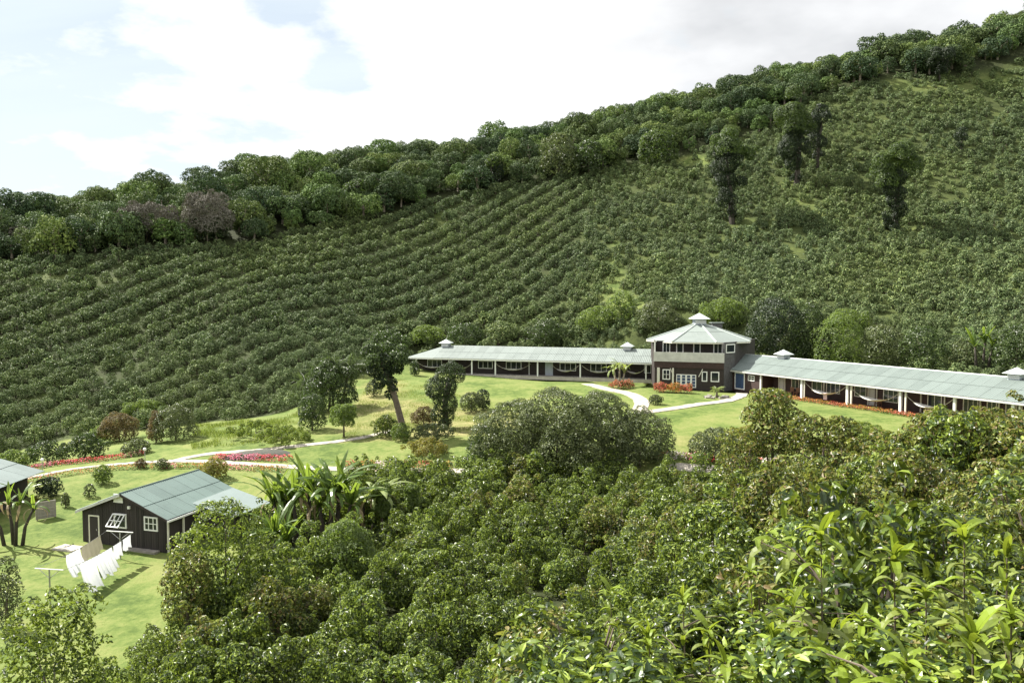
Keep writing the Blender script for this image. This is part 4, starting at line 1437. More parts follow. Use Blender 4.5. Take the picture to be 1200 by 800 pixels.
# lean-to on the right
facet(shed, 'annex_roof', fS.p([(SW - 1.0, 3.4, ZSE + .36), (SW + 3.1, 2.9, ZSE - .3), (SW + 3.3, 7.2, ZSE - .26), (SW - 1.0, SD, ZSE + .38)]), M['roof_grey'], .07)
part(fS, 'annex_wall', [(SW - ov, SW + 2.8, 3.6, 3.7, SG - .3, ZSE - .35), (SW + 2.7, SW + 2.8, 3.7, 7.0, SG - .3, ZSE - .4), (SW - ov, SW + 2.8, 7.0, 7.1, SG - .3, ZSE - .35)], [M['shed_board']], shed)
# slabs by the shed
p = atz(79, 642, SG + .08)
sl = MB(); fs2 = Frame((p[0], p[1], tz(p[0], p[1])), fS.u[:2])
fs2.box(sl, -.9, .9, -.5, .6, -.2, .09)
tag(ob('concrete_slab', sl.mesh('concrete_slab', [M['concrete']])), 'pale concrete slab on the grass at the left corner of the black shed', 'slab')
p = atz(165, 645, SG)
sl = MB(); fs2 = Frame((p[0], p[1], tz(p[0], p[1])), fS.u[:2])
fs2.box(sl, -1.6, 1.4, -.25, .25, -.2, .12)
tag(ob('stone_step', sl.mesh('stone_step', [M['rock']])), 'low stone step along the front wall of the black shed', 'step')

# ------------------------------------------------------------------ clothes line
ZL = -4.1
a0, a1 = atz(41, 665.5, ZL), atz(74.5, 667.5, ZL)
b0, b1 = atz(125, 621.5, ZL), atz(156, 623.5, ZL)


def tpost(p, q, lab):
    mid_ = (p + q) / 2
    g = tz(mid_[0], mid_[1])
    t = thing('clothes_post', lab, 'post', (mid_[0], mid_[1], g), 'T shaped clothes line posts')
    mb = MB(); add_tube(mb, [(mid_[0], mid_[1], g - .3), (mid_[0], mid_[1], ZL)], .045, 6)
    ob('pole', mb.mesh('pole', [M['metal']], t.location), t)
    mb = MB(); add_tube(mb, [p, q], .04, 5); ob('crossbar', mb.mesh('crossbar', [M['white']], t.location), t)
    for s_ in (-1, 1):
        e = mid_ + (q - p) * .36 * s_
        mb = MB(); add_tube(mb, [mid_ - np.array((0, 0, .55)), e - np.array((0, 0, .03))], .02, 4)
        ob('brace', mb.mesh('brace', [M['metal']], t.location), t)


tpost(a0, a1, 'metal T post of the clothes line standing alone on the grass')
tpost(b0, b1, 'T post with white crossbar in front of the black shed')


def cloth(name, lab, s, e, t0, t1, drop, mat, blow=0.0, wav=.06, seed=0):
    """sheet pegged on the line s->e between t0 and t1"""
    r = random.Random(seed)
    nx_, ny_ = 30, 12
    L_ = e - s
    side = unit(np.cross(L_, (0, 0, 1.)))
    V = []
    ph = r.random() * 6
    for i in range(nx_):
        t = t0 + (t1 - t0) * i / (nx_ - 1)
        top = s + L_ * t - np.array((0, 0, .22 * 4 * t * (1 - t) + .0))
        for j in range(ny_):
            k = j / (ny_ - 1)
            off = side * (wav * (.25 + k) * (math.sin(ph + i * .95) + .5 * math.sin(ph * 2 + i * 2.1 + k * 2)) + blow * k * k)
            dn = drop * k * (1 - .1 * math.sin(i * .33 + ph))
            along = L_ / np.linalg.norm(L_) * (.05 * math.sin(k * 3 + ph))
            V.append(top + off + along - np.array((0, 0, dn)))
    F = [(i * ny_ + j, i * ny_ + j + 1, (i + 1) * ny_ + j + 1, (i + 1) * ny_ + j) for i in range(nx_ - 1) for j in range(ny_ - 1)]
    mb = MB(); mb.add(np.array(V), F)
    o = ob(name, mb.mesh(name, [M[mat]], smooth=True))
    tag(o, lab, 'laundry', 'laundry on the clothes line')


for i, (s, e) in enumerate(((a0, b0), (a1, b1))):
    for k in (0.03, .97):
        s2, e2 = s + (b0 - a0) * 0, e
        off = (a1 - a0) * (.0)
    pts = [s + (e - s) * t - np.array((0, 0, .22 * 4 * t * (1 - t))) for t in np.linspace(0, 1, 12)]
    mb = MB(); add_tube(mb, pts, .012, 4)
    tag(ob('clothes_line', mb.mesh('clothes_line', [M['metal']])), 'thin wire of the clothes line carrying ' + ('the cream towel, on the left' if i == 0 else 'the long row of white sheets, on the right'), 'wire', 'clothes line wires')
cloth('bed_sheet', 'white sheet hanging lowest, nearest end of the clothes line', a1, b1, .19, .42, 1.8, 'cloth_white', .55, .09, 1)
cloth('bed_sheet', 'wide white sheet in the middle of the right hand line', a1, b1, .43, .66, 1.4, 'cloth_white', .45, .08, 2)
cloth('pillow_case', 'small white cloth pegged between the wide sheet and the shed', a1, b1, .67, .80, .85, 'cloth_white', .15, .06, 3)
cloth('pillow_case', 'white cloth pegged closest to the shed wall', a1, b1, .82, .95, .75, 'cloth_white', .1, .05, 4)
cloth('bed_sheet', 'white sheet on the left line below the cream towel', a0, b0, .40, .60, 1.3, 'cloth_white', .45, .08, 5)
cloth('towel', 'cream towel hanging on the left line near the shed door', a0, b0, .62, .9, 1.05, 'cloth_cream', .1, .05, 6)

# ------------------------------------------------------------------ house at the left edge
fH = Frame((-48.7, 58.8, 0), (1, .02))
house = thing('house', 'house at the left edge showing only its grey green metal roof', 'house', (-43, 62, -5.6))
roof_slope(house, fH, (9.2, 0, -3.05), (9.2, 8.0, -3.05), (4.6, 0, -1.75), 7, 2, 'roof_grey')
roof_slope(house, fH, (0, 0, -3.05), (0, 8.0, -3.05), (4.6, 0, -1.75), 7, 2, 'roof_grey')
part(fH, 'wall', [(.6, 8.0, .5, .6, -6.2, -3.2), (.6, 8.0, 7.4, 7.5, -6.2, -3.2), (.6, .7, .6, 7.4, -6.2, -3.2), (7.9, 8.0, .6, 7.4, -6.2, -3.2)], [M['shed_board']], house)
ob('gable', boards(fH, .6, 8.0, .55, .6, lambda x: -3.05 + 1.3 * (1 - abs(x - 4.6) / 4.6) - .06, -3.2, .4).mesh('gable', [M['shed_board']], house.location), house)['kind'] = 'stuff'

# board panel on the lawn
p0, p1 = hit(42, 611), hit(66, 606)
fB = Frame((p0[0], p0[1], min(p0[2], p1[2])), (p1 - p0)[:2])
lb = float(np.linalg.norm((p1 - p0)[:2]))
pan = thing('board_screen', 'weathered grey board screen standing on the shed lawn', 'screen', tuple(p0))
for i in range(5):
    part(fB, 'board', [(0, lb, -.03 + .006 * (i % 2), .03, .08 + i * .27, .08 + i * .27 + .255)], [M['bleached_board']], pan)
for x in (.06, lb - .14):
    part(fB, 'post', [(x, x + .08, .032, .11, -.3, 1.42)], [M['bleached_board']], pan)

# ------------------------------------------------------------------ paths
def catmull(P, n=8):
    P = np.array(P, float)
    Q = np.r_[[2 * P[0] - P[1]], P, [2 * P[-1] - P[-2]]]
    out = []
    for i in range(1, len(Q) - 2):
        for t in np.linspace(0, 1, n, endpoint=False):
            a, b_, c, d = Q[i - 1], Q[i], Q[i + 1], Q[i + 2]
            out.append(.5 * ((2 * b_) + (-a + c) * t + (2 * a - 5 * b_ + 4 * c - d) * t * t + (-a + 3 * b_ - 3 * c + d) * t ** 3))
    out.append(P[-1])
    return np.array(out)


def gheight(x, y):
    """height of the actual ground mesh"""
    i = np.clip(np.searchsorted(gx, x) - 1, 0, nx - 2); j = np.clip(np.searchsorted(gy, y) - 1, 0, ny - 2)
    tx = (x - gx[i]) / (gx[i + 1] - gx[i]); ty = (y - gy[j]) / (gy[j + 1] - gy[j])
    z00, z10, z01, z11 = GZ[j, i], GZ[j, i + 1], GZ[j + 1, i], GZ[j + 1, i + 1]
    return z00 * (1 - tx) * (1 - ty) + z10 * tx * (1 - ty) + z01 * (1 - tx) * ty + z11 * tx * ty


def strip(name, P2, width, mat, lift=.06, n=8, edge=True):
    C_ = catmull([q[:2] for q in P2], n)
    T = unit(np.gradient(C_, axis=0)); S = np.c_[-T[:, 1], T[:, 0]]
    wd = np.broadcast_to(np.asarray(width, float), (len(C_),)) if np.ndim(width) == 0 else np.interp(np.linspace(0, 1, len(C_)), np.linspace(0, 1, len(width)), width)
    qs = [-1.0, -1.0, -.5, 0, .5, 1.0, 1.0]
    V = []
    for k, q in enumerate(qs):
        jt = np.random.default_rng(k).normal(size=len(C_)) * (.05 if k in (0, 1, 5, 6) else 0)
        xy = C_ + S * (q * wd / 2 + (jt if k not in (0, 6) else 0))[:, None]
        z = gheight(xy[:, 0], xy[:, 1]) + (lift if 0 < k < 6 else -.12)
        V.append(np.c_[xy, z])
    V = np.stack(V, 1).reshape(-1, 3)
    m = len(qs)
    F = [(i * m + j, (i + 1) * m + j, (i + 1) * m + j + 1, i * m + j + 1) for i in range(len(C_) - 1) for j in range(m - 1)]
    mb = MB(); mb.add(V, F)
    o = ob(name, mb.mesh(name, [mat]))
    tag(o, kind='structure')
    return o


strip('path', [hit(*t) for t in [(688, 450), (712, 456), (738, 462), (752, 471), (750, 480), (756, 484)]], 1.7, M['path'])
strip('path', [hit(*t) for t in [(752, 484.5), (790, 479), (820, 474), (850, 470), (868, 464), (868, 460)]], 1.4, M['path'], .075)
strip('path', [hit(*t) for t in [(196, 542), (240, 533), (300, 528), (350, 523), (400, 517), (440, 510), (470, 502)]], 1.0, M['path'])
strip('path', [hit(*t) for t in [(-30, 572), (30, 561), (80, 551), (130, 545), (190, 541), (240, 541), (310, 546), (380, 549), (460, 551), (540, 552), (620, 551)]], .85, M['path'], .05)
strip('path', [(13, 67.6), (16, 66.4), (20, 64.2), (26, 61), (33, 55)], 1.2, M['path'], .05)
# stepping slab by the lawn
for t in [(862, 500), (910, 500)]:
    pass


# ------------------------------------------------------------------ flower beds
def bed(name, lab, px_pts, width, h, flow, frac=.5, dens=70, group=None, world_pts=None, cat='flower bed'):
    P = world_pts if world_pts is not None else [hit(*t) for t in px_pts]
    C_ = catmull([q[:2] for q in P], 10)
    seglen = np.linalg.norm(np.diff(C_, axis=0), axis=1)
    cum = np.r_[0, np.cumsum(seglen)]
    n = int(cum[-1] * width * dens)
    r = np.random.default_rng(abs(hash(lab)) % 10000 if False else len(lab) * 31 + int(C_[0, 0] * 10) % 97)
    s = r.random(n) * cum[-1]
    x = np.interp(s, cum, C_[:, 0]); y = np.interp(s, cum, C_[:, 1])
    T = unit(np.gradient(C_, axis=0)); tx = np.interp(s, cum, T[:, 0]); ty = np.interp(s, cum, T[:, 1])
    q = r.random(n) * 2 - 1
    x2 = x - ty * q * width / 2; y2 = y + tx * q * width / 2
    top = h * (1 - q ** 2 * .75) * (.72 + .4 * np.sin(s * 1.7 + q * 2) ** 2)
    z = gheight(x2, y2) + top * (.55 + .45 * r.random(n))
    P3 = np.c_[x2, y2, z]
    c = P3.mean(0)
    root = thing(name, lab, cat, (C_[0, 0], C_[0, 1], float(gheight(C_[0, 0], C_[0, 1]))), group)
    D_ = randu(r, n) + np.array((0, 0, .3))
    Nn = randu(r, n) * .6 + np.array((0, 0, 1.))
    isf = r.random(n) < frac
    V, F = leafset(P3[~isf], D_[~isf], Nn[~isf], .17, .1)
    mb = MB(); mb.add(V, F)
    o = ob('foliage', mb.mesh('foliage', [M['bed_leaf']], root.location), root); o['kind'] = 'stuff'
    Pf = P3[isf].copy(); Pf[:, 2] += .05
    Df = randu(r, isf.sum()); Df[:, 2] *= .3
    k_ = len(flow)
    which = np.minimum((((s[isf] / 1.6).astype(int) * 7919) % 5 * k_ // 5 + (r.random(isf.sum()) < .2)).astype(int), k_ - 1)
    mb = MB()
    for w_ in range(k_):
        mm = which == w_
        if mm.sum() == 0: continue
        V, F = leafset(Pf[mm], Df[mm], Nn[isf][mm], .14, .13)
        mb.add(V, F, w_)
    if mb.n:
        o = ob('flowers', mb.mesh('flowers', [M[q_] for q_ in flow], root.location), root); o['kind'] = 'stuff'
    return root


GB = 'flower borders along the garden paths'
bed('flower_border', 'long border of red and dark red flowers behind the lower path at far left', [(22, 553), (70, 545), (120, 540), (168, 532)], 1.5, .45, ['fl_red', 'fl_red', 'fl_pink'], .6, 90, GB)
bed('flower_border', 'orange brown low border in front of the lower path at far left', [(20, 568), (80, 557), (130, 551), (195, 548)], 1.0, .45, ['fl_orange', 'fl_orange', 'fl_coral'], .45, 80, GB)
bed('flower_border', 'bright pink flower border edging the dark soil mound', [(250, 538), (290, 538), (340, 540)], 1.3, .45, ['fl_red', 'fl_pink'], .75, 110, GB)
bed('flower_border', 'pink and orange flower strip just behind the black shed roof', [(190, 548), (240, 548), (300, 551), (335, 552)], 1.0, .4, ['fl_pink', 'fl_orange'], .55, 90, GB)
bed('flower_border', 'mixed red, orange and white flower strip in the middle of the garden', [(400, 546), (440, 546), (480, 547), (530, 548)], 1.2, .45, ['fl_coral', 'fl_red', 'fl_white', 'fl_orange'], .6, 90, GB)
bed('flower_border', 'yellow orange shrubby border under the middle flower strip', [(420, 556), (480, 558), (530, 556)], 1.0, .5, ['fl_orange', 'fl_yellow'], .35, 70, GB)
bed('flower_border', 'red, white and pink flower border right of the large round shrubs', None, 1.3, .5, ['fl_coral', 'fl_white', 'fl_red', 'fl_pink', 'fl_white'], .7, 100, GB, world_pts=[(12, 69.6), (17, 67.8), (23, 64.8)])
bed('flower_border', 'pink and dark red flower border partly hidden by coffee bushes at right', None, 1.2, .5, ['fl_white', 'fl_red', 'fl_coral'], .7, 90, GB, world_pts=[(25, 64.3), (30, 61.5), (35, 57.5)])
bed('flower_bed', 'coral red flower bed in front of the tower glass doors', [(766, 459), (788, 460), (811, 461)], 1.9, 1.15, ['fl_coral', 'fl_coral', 'fl_orange'], .7, 420)
bed('flower_bed', 'dark red flower clump at the foot of the tall banana plant', [(719, 454), (728, 456), (738, 454)], 1.6, 1.0, ['fl_coral'], .5, 350)
a, b_ = fR.p([(fR.lx(898, -.3), -.35, 0)])[0], fR.p([(fR.lx(1085, -.3), -.35, 0)])[0]
bed('flower_border', 'orange flower strip along the porch edge of the right wing', None, 1.0, .45, ['fl_orange', 'fl_orange', 'fl_coral'], .6, 110, world_pts=[a, a * .6 + b_ * .4, b_])
# dark soil mound
p = hit(300, 533.5)
mb = MB()
r_ = np.random.default_rng(3)
nr, na = 6, 26
V = [(p[0], p[1], p[2] + .42)]
for i in range(1, nr + 1):
    for j in range(na):
        a = j / na * 2 * math.pi
        rr = i / nr
        x, y = p[0] + math.cos(a) * 3.6 * rr, p[1] + math.sin(a) * 1.5 * rr
        V.append((x, y, float(gheight(x, y)) + .42 * (1 - rr ** 2) + (r_.random() * .06 if i < nr else -.1)))
F3 = [(0, 1 + j, 1 + (j + 1) % na) for j in range(na)]
F4 = [(1 + (i - 1) * na + j, 1 + i * na + j, 1 + i * na + (j + 1) % na, 1 + (i - 1) * na + (j + 1) % na) for i in range(1, nr) for j in range(na)]
mb.add(V, F3); mb.F.append((np.array(F4), 0))
tag(ob('soil_mound', mb.mesh('soil_mound', [M['soil_grey'] if 'soil_grey' in M else M['soil']], smooth=True)), 'low mound of dark bare soil beside the garden path', 'mound', kind='stuff')


# ------------------------------------------------------------------ plants with parts
def tree(name, lab, base, lumps, n, L, Wd, mat, trunk_pts=None, trunk_r=None, bark='bark', cat='tree', group=None, limbs=3, seed=1, tmat=None, leafname='crown', **kw):
    """base: world ground point; lumps in metres relative to base"""
    r = np.random.default_rng(seed)
    root = thing(name, lab, cat, tuple(base), group)
    V, F = crown(r, lumps, n, L, Wd, **kw)
    mb = MB(); mb.add(V, F)
    ob(leafname, mb.mesh(leafname, [M[mat]]), root)
    lumps = np.asarray(lumps, float)
    if trunk_pts is None:
        c = lumps[:, :3].mean(0)
        trunk_pts = [(0, 0, -.4), (c[0] * .2, c[1] * .2, c[2] * .5), tuple(c)]
        trunk_r = [min(.13, c[2] * .04 + .03), min(.09, c[2] * .03 + .02), .025]
    mb = MB(); add_tube(mb, trunk_pts, trunk_r, 8)
    t0 = np.array(trunk_pts[len(trunk_pts) // 2])
    sel = r.choice(len(lumps), min(limbs, len(lumps)), replace=False)
    for k in sel:
        e = lumps[k, :3]
        midp = (t0 + e) / 2 + np.array((0, 0, .1 * np.linalg.norm(e - t0)))
        add_tube(mb, [t0, midp, e], [trunk_r[len(trunk_r) // 2] * .6, trunk_r[len(trunk_r) // 2] * .4, .02], 5)
    ob('trunk', mb.mesh('trunk', [M[bark]], smooth=True), root)
    return root


def ell_lumps(r, cx_, cy_, cz_, rx, ry, rz, k, rl):
    out = []
    for i in range(k):
        u = unit(r.normal(size=3)); q = .55 + .3 * r.random()
        out.append((cx_ + u[0] * rx * q, cy_ + u[1] * ry * q, cz_ + u[2] * rz * q, rl * (.7 + .6 * r.random())))
    return out


def blob_tree(name, lab, px_c, py_base, w_px, h_px, mat, cat='shrub', group=None, dens=1.0, leaf=.2, seed=1, bark='bark', depth=1.0, low=0.1, k=16, base=None, **kw):
    """rounded plant: base pixel, size in pixels turned into metres at its distance"""
    b0_ = np.array(base, float) if base is not None else hit(px_c, py_base)
    d = b0_[1]
    s = d / FPX
    w, h = w_px * s, h_px * s
    r = np.random.default_rng(seed)
    rl = min(w, h) * .24
    rl = min(w, h * (1 - low)) * (.2 if k < 20 else .15 if k < 40 else .125)
    lumps = prof_lumps(r, w / 2, h * low, h * (1 - low), int(k * 2.3), rl, .35 if low < .15 else .5)
    area = w * h * 3.2
    n = int(area / (leaf * leaf * .5) * 2.2 * dens)
    return tree(name, lab, b0_, lumps, min(n, 22000), leaf, leaf * .52, mat, bark=bark, cat=cat, group=group, seed=seed, **kw)


# vine-hung trees standing in the coffee
def vine_tree(lab, top_px, base_px, spec, mat='vine', topmat=None, seed=1, lean=None, dens=1.0, leaf=.3, name='vine_covered_tree', bark='dark_bark', group='vine covered trees in the coffee'):
    """spec: list of (dx_px, height_px, r_px) lumps from the base"""
    b0_ = hit(*base_px)
    s = b0_[1] / FPX
    r = np.random.default_rng(seed)
    lum = []
    tl = []
    for (dx, hy, rr, top) in spec:
        for _ in range(4):
            j = r.normal(size=3) * rr * s * .55
            l_ = (dx * s + j[0], j[1], hy * s + j[2], rr * s * (.68 + .4 * r.random()))
            (tl if top else lum).append(l_)
    root = thing(name, lab, 'tree', tuple(b0_), group)
    for nm, ls, mt in (('vine_cover', lum, mat), ('crown', tl, topmat or mat)):
        if not ls: continue
        A_ = sum(q[3] ** 2 * 8 for q in ls)
        V, F = crown(r, ls, int(A_ / leaf ** 2 * 2.7 * dens), leaf, leaf * .6, hang=.7 if nm == 'vine_cover' else .2, zmin=-.9 if nm == 'vine_cover' else -.5)
        mb = MB(); mb.add(V, F); ob(nm, mb.mesh(nm, [M[mt]]), root)
    H = max(q[1] for q in spec) * s
    dx = spec[-1][0] * s
    mb = MB(); add_tube(mb, [(0, 0, -.5), (dx * .3, 0, H * .4), (dx * .8, 0, H * .85)], [.035 * H + .05, .03 * H, .012 * H + .03], 7)
    ob('trunk', mb.mesh('trunk', [M[bark]]), root)
    return root


vine_tree('tall leaning tree wrapped in dark vines, left of the three on the upper field', None, (858, 262),
          [(-2, 12, 5, 0), (-4, 28, 8, 0), (-7, 45, 11, 0), (-10, 60, 12, 0), (9, 46, 6, 0), (-8, 74, 12, 0), (-6, 88, 14, 1), (8, 84, 9, 1), (22, 82, 6, 1), (-10, 94, 9, 1)], topmat='vine_mid', seed=11)
vine_tree('tall dark vine tree with a light green top, centre of the upper field', None, (933, 217),
          [(-1, 10, 4, 0), (-5, 25, 7, 0), (-11, 42, 11, 0), (-6, 55, 10, 0), (8, 44, 7, 0), (-14, 70, 13, 1), (-3, 78, 13, 1), (-8, 90, 10, 1), (8, 70, 9, 1)], topmat='vine_mid', seed=12)
vine_tree('slimmer dark tree close behind the centre vine tree', None, (957, 196),
          [(0, 12, 4, 0), (2, 22, 6, 0), (0, 34, 7, 0), (-2, 46, 9, 0), (-2, 58, 9, 1), (6, 62, 6, 1)], mat='vine', seed=13)
vine_tree('pale green spreading tree with dark vine legs on the right of the upper field', None, (1048, 272),
          [(-4, 10, 6, 0), (2, 25, 8, 0), (2, 42, 9, 0), (-10, 18, 4, 0), (-4, 58, 11, 0), (-12, 66, 13, 1), (-2, 82, 14, 1), (12, 70, 12, 1), (-18, 80, 10, 1), (6, 88, 10, 1)], mat='vine', topmat='vine_mid', seed=14)
vine_tree('small dark dead tree near the upper right of the field', None, (1126, 178), [(0, 8, 3, 0), (-2, 16, 5, 0), (2, 24, 4, 0)], seed=15)
vine_tree('dark crowned tree standing above the field near the skyline', None, (1102, 96), [(0, 10, 4, 0), (-2, 22, 8, 1), (4, 28, 8, 1), (-6, 30, 7, 1)], seed=16)
vine_tree('tall ivy covered tree at the forest edge above the middle of the field', None, (576, 218), [(0, 8, 6, 0), (2, 20, 8, 0), (0, 30, 7, 1)], topmat='vine_mid', seed=17, leaf=.6)
for i, (a, b_, w, h, lb) in enumerate([(420, 244, 40, 34, 'slim dark tree left of the ivy tree at the forest edge'), (655, 210, 44, 52, 'tall pale green feathery tree at the forest edge'),
                                      (690, 205, 44, 40, 'dark round tree right of the feathery tree at the forest edge'), (770, 193, 50, 40, 'broad green tree at the forest edge above the middle field')]):
    blob_tree('forest_edge_tree', lb, a, b_, w, h, ['dark_tree', 'olive', 'dark_tree', 'vine_mid'][i], 'tree', 'tall trees at the forest edge', leaf=.6, seed=40 + i, low=.05, k=18)
for i, (a, b_, w, h, lb) in enumerate([(172, 282, 74, 44, 'wide grey brown leafless tree in the forest, left of its twin'), (243, 284, 62, 58, 'taller grey brown leafless tree in the forest, right of its twin'), (22, 292, 34, 26, 'small rusty brown tree in the forest at the far left')]):
    b0_ = hit(a, b_)
    s = b0_[1] / FPX
    blob_tree('bare_tree', lb, a, b_, w, h, 'forest_grey', 'tree', 'grey brown leafless trees', dens=.9, leaf=.45, seed=50 + i, low=.15, k=26, bark='pale_bark')

# leaning vine tree and ivy stump in the garden
b0_ = hit(474, 512)
s = b0_[1] / FPX
vt = vine_tree('leaning tree with bare trunk and dark vine hung crown on the garden bank', None, (474, 512),
               [(-14, 62, 7, 0), (-18, 50, 5, 0), (-24, 72, 10, 0), (-30, 84, 11, 0), (-14, 84, 10, 0), (-40, 96, 9, 1), (-26, 100, 12, 1), (-10, 98, 10, 1), (-4, 90, 7, 1)], topmat='dark_tree', seed=21, leaf=.26, name='leaning_tree', bark='bark', group=None, dens=1.1)
for c in list(vt.children):
    if c.name.startswith('trunk'):
        bpy.data.objects.remove(c)
mb = MB(); add_tube(mb, [(.4 * s, 0, -.4), (-2 * s, 0, 12 * s), (-9 * s, 0, 40 * s), (-18 * s, 0, 70 * s), (-28 * s, 0, 92 * s)], [5 * s, 4.2 * s, 3.6 * s, 3 * s, 1.5 * s], 10)
ob('trunk', mb.mesh('trunk', [M['bark']], smooth=True), vt)
b0_ = hit(522, 502); s = b0_[1] / FPX
r_ = np.random.default_rng(5)
lum = []
for (dx, hy, rr) in [(0, 8, 9), (-3, 22, 12), (0, 36, 16), (-6, 50, 17), (6, 50, 15), (2, 62, 16), (12, 66, 12), (8, 74, 9)]:
    for _ in range(3):
        j = r_.normal(size=3) * rr * s * .25
        lum.append((dx * s + j[0], j[1], hy * s + j[2] - 2 * s, rr * s * .8))
tree('ivy_stump', 'thick old stump completely wrapped in dark ivy in front of the left wing', b0_, lum, 13000, .15, .1, 'ivy', [(0, 0, -.3), (0, 0, 30 * s), (4 * s, 0, 60 * s)], [4 * s, 3.5 * s, 2 * s], 'dark_bark', limbs=2, seed=6, leafname='ivy', hang=.8, zmin=-.9)

GS = 'shrubs on the garden lawn'
sh = [
    ('cone_tree', 'small dense conical dark green tree on the lower garden lawn', 366, 504, 34, 44, 'dark_tree', 'tree'),
    ('garden_tree', 'small pale green tree with a visible thin trunk beside the garden path', 403, 512, 34, 40, 'light_green', 'tree'),
    ('agave_clump', 'low spiky bright green clump beside the leaning trunk', 452, 511, 34, 26, 'coffee_bright', 'shrub'),
    ('round_shrub', 'small round green shrub at the foot of the leaning tree', 470, 517, 26, 22, 'light_green', 'shrub'),
    ('garden_shrub', 'dark round shrub high on the grassy bank', 438, 465, 20, 20, 'olive', 'shrub'),
    ('garden_shrub', 'rusty olive bush left of the ivy stump', 496, 498, 34, 22, 'rusty', 'shrub'),
    ('garden_shrub', 'olive bush right of the ivy stump', 552, 483, 30, 24, 'olive', 'shrub'),
    ('garden_shrub', 'dark low shrub between ivy stump and round shrubs', 566, 480, 18, 24, 'vine', 'shrub'),
    ('garden_shrub', 'pale flowering hedge under the ivy stump', 505, 514, 60, 18, 'olive', 'hedge'),
    ('garden_shrub', 'olive yellow creeping shrub below the ivy stump', 500, 535, 60, 22, 'yellowish', 'shrub'),
    ('porch_shrub', 'dark shrub at the left corner of the left wing porch', 486, 440, 12, 18, 'dark_tree', 'shrub'),
    ('garden_shrub', 'reddish brown rounded shrub behind the red border', 140, 517, 46, 34, 'rusty', 'shrub'),
    ('garden_shrub', 'large dark round shrub with grey top at the field edge', 206, 516, 50, 42, 'olive', 'shrub'),
    ('garden_shrub', 'narrow olive shrub left of the large dark round shrub', 183, 519, 20, 38, 'rusty', 'shrub'),
    ('garden_shrub', 'dark green hedge mass above the red border at far left', 55, 543, 54, 26, 'dark_tree', 'hedge'),
    ('garden_shrub', 'dark green hedge mass beside the reddish brown shrub', 100, 537, 48, 30, 'dark_tree', 'hedge'),
    ('garden_shrub', 'light green ferny shrub behind the house roof at far left', 14, 552, 40, 26, 'light_green', 'shrub'),
    ('garden_shrub', 'low grey green shrub along the upper red border', 160, 532, 36, 18, 'olive', 'shrub'),
    ('garden_shrub', 'bright yellow green shrub among the hedge', 118, 520, 34, 22, 'light_green', 'shrub'),
    ('garden_shrub', 'bright green leafy mass at the field corner', 170, 490, 60, 22, 'light_green', 'shrub'),
    ('lawn_shrub', 'round green shrub on the shed lawn nearest the path', 120, 567, 24, 22, 'light_green', 'shrub'),
    ('lawn_shrub', 'small pale round shrub in the middle of the shed lawn', 105, 583, 15, 16, 'olive', 'shrub'),
    ('lawn_shrub', 'thin upright shrub left of the black shed', 77, 595, 10, 18, 'olive', 'shrub'),
    ('lawn_shrub', 'broad dark shrub behind the board screen', 57, 582, 32, 24, 'vine', 'shrub'),
    ('lawn_shrub', 'yellow flowering low shrub beside the board screen', 42, 592, 14, 10, 'yellowish', 'shrub'),
    ('lawn_shrub', 'yellow orange shrub behind the right end of the shed roof', 250, 563, 34, 26, 'yellowish', 'shrub'),
    ('lawn_shrub', 'rusty small shrub on the path edge behind the shed', 165, 549, 14, 12, 'rusty', 'shrub'),
    ('lawn_shrub', 'small dark shrub on the path edge behind the shed', 190, 549, 18, 12, 'olive', 'shrub'),
    ('tufted_grass_clump', 'tall pale ornamental grass by the right end of the upper path', 330, 520, 70, 22, 'grassblade', 'grass clump'),
    ('tufted_grass_clump', 'tall wild grass below the hillside rows', 300, 512, 60, 20, 'grassblade', 'grass clump'),
    ('lawn_shrub', 'dark green bush at the lawn edge right of the round shrubs', 838, 540, 66, 40, 'olive', 'shrub'),
    ('lawn_shrub', 'feathery yellow green bush on the lower edge of the lodge lawn', 872, 530, 56, 30, 'yellowish', 'shrub'),
    ('lawn_shrub', 'grassy pale shrub near the flower border at right', 1010, 528, 70, 34, 'grassblade', 'shrub'),
    ('lawn_shrub', 'small wispy shrub where the two lodge paths meet', 768, 474, 18, 12, 'olive', 'shrub'),
    ('porch_shrub', 'small yellow green plant by the tower corner', 758, 451, 10, 6, 'yellowish', 'shrub'),
]
for i, t in enumerate(sh):
    nm, lb, a, b_, w, h, mt, ct = t
    blob_tree(nm, lb, a, b_, w, h, mt, ct, GS if ct == 'shrub' and nm != 'porch_shrub' else None, leaf=.17 if h < 30 else .19, seed=100 + i, low=.02 if nm not in ('garden_tree',) else .3, k=14)

# big shrub mass in the middle of the garden
big = [(605, 548, 120, 84), (652, 556, 130, 98), (706, 552, 128, 92), (750, 548, 92, 72), (573, 560, 60, 56)]
for i, (a, b_, w, h) in enumerate(big):
    base = W(a, 540, 69.5 - (i % 2) * 1.5); base[2] = tz(base[0], base[1])
    lb = ['large rounded olive green shrub, leftmost of the big garden group', 'tallest of the big olive shrubs in the middle of the garden', 'broad olive shrub right of the tallest one',
          'lower feathery grey green shrub at the right end of the big group', 'small dark shrub leaning out at the left foot of the big group'][i]
    topy = [470, 456, 460, 482, 502][i]
    hh = base[1] / FPX * ((350 + (CZ - base[2]) / base[1] * FPX) - topy)
    blob_tree('large_shrub', lb, a, b_, w, hh * FPX / base[1], 'olive' if i != 4 else 'dark_tree', 'shrub', 'big rounded shrubs in the garden', dens=.8, leaf=.19, seed=200 + i, low=.0, k=44, base=base)

